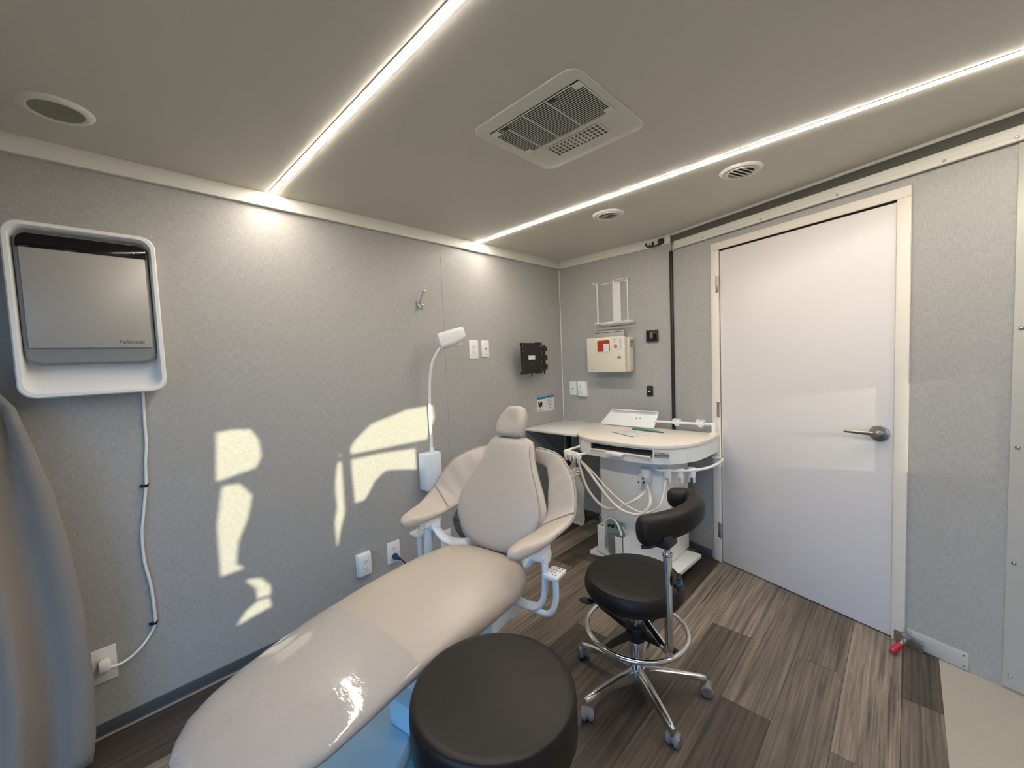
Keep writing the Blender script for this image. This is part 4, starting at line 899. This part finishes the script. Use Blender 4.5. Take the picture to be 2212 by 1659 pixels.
# ------------------------------------------------------------------ stools
def stool(name, lab, x, y, rz, zs, th, sx=0, sy=0, R_=.193):
    t = thing(name, lab, 'stool', (x, y, 0), rz, 'round black stools')
    Ms = Matrix.Rotation(-rz, 4, 'Z') @ Matrix.Translation((sx, sy, 0))
    if sx == 0: prof_ = [(0, zs), (R_*.88, zs-.001), (R_*.955, zs-.003), (R_*.975, zs-.006), (R_*.992, zs-.014), (R_, zs-.030), (R_, zs-th*.8), (R_*.97, zs-th*.94), (R_*.85, zs-th), (0, zs-th)]
    else: prof_ = [(0, zs), (R_*.60, zs-.0005), (R_*.86, zs-.003), (R_*.915, zs-.006), (R_*.93, zs-.0035), (R_*.97, zs-.012), (R_, zs-.032), (R_*1.0, zs-th*.62), (R_*.93, zs-th*.9), (R_*.75, zs-th), (0, zs-th)]
    MB().lathe(prof_, 72, Ms).build('seat', M_stool, t, angle=50)
    MB().cyl((0, 0, zs-th-.012), (0, 0, zs-th), .14, n=32).box((-.09, -.05, zs-th-.045), (.09, .05, zs-th-.012), .006).build('seat_plate', M_blackp, t)
    q_ = lambda d, z: (-.454*d-.02, .891*d, z)
    if sx: MB().tube([q_(.05, zs-th-.03), q_(.13, zs-th-.030), q_(.185, zs-th-.026)], .007, n=10).sphere(q_(.195, zs-th-.025), .017, (1.1, 1.9, .55)).build('height_lever', M_blackp, t)
    MB().cyl((0, 0, .09), (0, 0, zs-th-.02), .023, n=28).cyl((0, 0, .085), (0, 0, .215), .030, n=28, bev=.002).build('gas_column', M_chrome, t)
    MB().cyl((0, 0, .045), (0, 0, .105), .036, .030, n=28, bev=.003).build('hub', M_alu, t)
    zr = .270
    MB().tube([(.200*math.cos(a), .200*math.sin(a), zr) for a in [2*PI*k/24 for k in range(24)]], .0105, n=14, closed=True, smooth=3).build('foot_ring', M_chrome, t)
    sp = MB().cyl((0, 0, .225), (0, 0, .285), .042, n=28, bev=.004)
    for k in range(4):
        a = PI/4+k*PI/2+.3
        sp.loft([[(.035*math.cos(a)-.012*math.sin(a)*s1, .035*math.sin(a)+.012*math.cos(a)*s1, .255+s2*.014) for s1, s2 in ((-1, -1), (1, -1), (1, 1), (-1, 1))], [(.2*math.cos(a)-.008*math.sin(a)*s1, .2*math.sin(a)+.008*math.cos(a)*s1, .268+s2*.006) for s1, s2 in ((-1, -1), (1, -1), (1, 1), (-1, 1))]])
    sp.build('ring_spider', M_blackp, t)
    for k in range(5):
        a = 2*PI*k/5
        c_, s_ = math.cos(a), math.sin(a)
        def P(rr_, w_, z): return (rr_*c_-w_*s_, rr_*s_+w_*c_, z)
        secs = []
        for rr_, w_, z0, z1 in ((.025, .019, .055, .100), (.10, .017, .062, .098), (.20, .0145, .066, .090), (.255, .0125, .062, .082), (.272, .009, .060, .076)):
            secs.append([P(rr_, -w_, z0), P(rr_, w_, z0), P(rr_, w_*.85, z1-.004), P(rr_, w_*.45, z1), P(rr_, -w_*.45, z1), P(rr_, -w_*.85, z1-.004)])
        lg = MB().loft(secs).build('leg', M_alu, t, angle=40)
        MB().cyl(P(.262, 0, .040), P(.262, 0, .066), .007, n=12).build('caster_stem', M_steel, lg)
        b = a + (1.1, -.6, .9, 2.2, -.3)[k]; bx, by = math.cos(b), math.sin(b); cx2, cy3 = .262*c_+.012*bx, .262*s_+.012*by
        cs = MB()
        for sd2 in (-1, 1): cs.cyl((cx2-by*sd2*.006, cy3+bx*sd2*.006, .0255), (cx2-by*sd2*.023, cy3+bx*sd2*.023, .0255), .0255, .023, n=28, bev=.003)
        cs.sphere((cx2, cy3, .031), .0265, (.8, .8, .9), 16)
        cs.build('caster', M_castor, lg)
        for sd2 in (-1, 1): MB().cyl((cx2-by*sd2*.0225, cy3+bx*sd2*.0225, .0255), (cx2-by*sd2*.0245, cy3+bx*sd2*.0245, .0255), .0175, n=24).build('wheel_cap', M_nickel, lg)
    return t
ST = stool('dental_stool', 'black round stool with curved backrest and chrome foot ring', -1.44, -1.43, math.radians(18), .512, .085, -.030, -.008)
def back_support():
    # built in world axes relative to the stool centre
    e = bpy.data.objects.new('back_support', None)
    inv = Matrix.Rotation(-math.radians(18), 4, 'Z') @ Matrix.Translation((1.44, 1.43, 0))
    px, py = -1.538, -1.612
    m = MB().tube([(-1.462, -1.475, .345), (-1.475, -1.505, .325), (-1.50, -1.56, .305), (-1.520, -1.592, .297)], .016, n=12, flat=.45)
    m.tube([(-1.513, -1.580, .297), (-1.528, -1.602, .303), (px, py, .330), (px, py, .42), (px, py, .55), (px, py, .672)], .0150, n=20)
    m.bm.transform(inv); m.build('back_post', M_chrome, ST)
    m = MB().cyl((px, py, .64), (px, py, .735), .0105, n=16).cyl((px, py, .666), (px, py, .680), .017, n=20, bev=.002); m.bm.transform(inv); m.build('inner_post', M_chrome, ST)
    m = MB().cyl((px+.005, py-.018, .577), (px+.012, py-.042, .575), .020, n=10, bev=.002)
    for k in range(6):
        a = 2*PI*k/6; m.sphere((px+.012+.023*math.cos(a)*.95, py-.036+.023*math.cos(a)*.28, .575+.023*math.sin(a)), .0085, n=10)
    m.bm.transform(inv); kn = m.build('clamp_knob', M_blackp, ST)
    m = MB().cyl((px+.0115, py-.041, .575), (px+.013, py-.046, .575), .0105, n=18); m.bm.transform(inv); m.build('blue_cap', M_bluek, kn)
    m = MB().box((px-.040, py-.022, .706), (px+.040, py+.022, .752), .004, None).tube([(px-.02, py+.01, .718), (px-.045, py+.045, .704), (px-.060, py+.070, .700)], .007, n=10); m.bm.transform(inv); m.build('tilt_bracket', M_blackp, ST)
    # kidney cushion: crescent that wraps the sitter's side
    path = [(-1.632, -1.548, .768), (-1.597, -1.569, .770), (-1.553, -1.594, .773), (-1.499, -1.622, .778), (-1.440, -1.642, .784), (-1.365, -1.645, .790), (-1.305, -1.625, .792), (-1.268, -1.588, .793), (-1.275, -1.545, .792), (-1.300, -1.512, .791)]
    PP = spline(path, 5); m_ = len(PP); secs = []
    for i, p in enumerate(PP):
        tg = (PP[min(i+1, m_-1)]-PP[max(i-1, 0)]).normalized(); sd2 = tg.cross(Vector((0, 0, 1))).normalized(); up2 = sd2.cross(tg)
        f_ = i/(m_-1); env = min(1, math.sqrt(max(0, 1-(1-min(1, f_*7))**2))+.12, math.sqrt(max(0, 1-(1-min(1, (1-f_)*7))**2))+.12)
        secs.append([p+sd2*.036*env*math.copysign(abs(math.cos(a))**.8, math.cos(a))+up2*(.056-.016*f_)*env*math.copysign(abs(math.sin(a))**.8, math.sin(a)) for a in [2*PI*k/24 for k in range(24)]])
    m = MB().loft(secs); m.bm.transform(inv); m.build('backrest', M_stool, ST, angle=60)
back_support()
stool('round_stool', 'large black backless stool in the foreground beside the leg rest', -2.285, -1.488, math.radians(10), .582, .130, 0, 0, .207)

# portals help the daylight through the openings
for nm, loc, rot, sx, sy in (('portal_left', (XL-.11, -2.175, 1.035), (0, -PI/2, 0), 1.83, 2.05), ('portal_front', ((WX0+WX1)/2, YF-.11, 1.3), (-PI/2, 0, 0), 1.3, 1.0), ('portal_front', ((wx0+wx1)/2, YF-.11, 1.28), (-PI/2, 0, 0), .8, .52)):
    pd = bpy.data.lights.new(nm, 'AREA'); pd.shape = 'RECTANGLE'; pd.size = sx; pd.size_y = sy; pd.cycles.is_portal = True
    po = bpy.data.objects.new(nm, pd); COL.objects.link(po); po.location = loc
    d_ = Vector((1, 0, 0)) if 'left' in nm else Vector((0, 1, 0))
    po.rotation_euler = d_.to_track_quat('-Z', 'Y').to_euler()
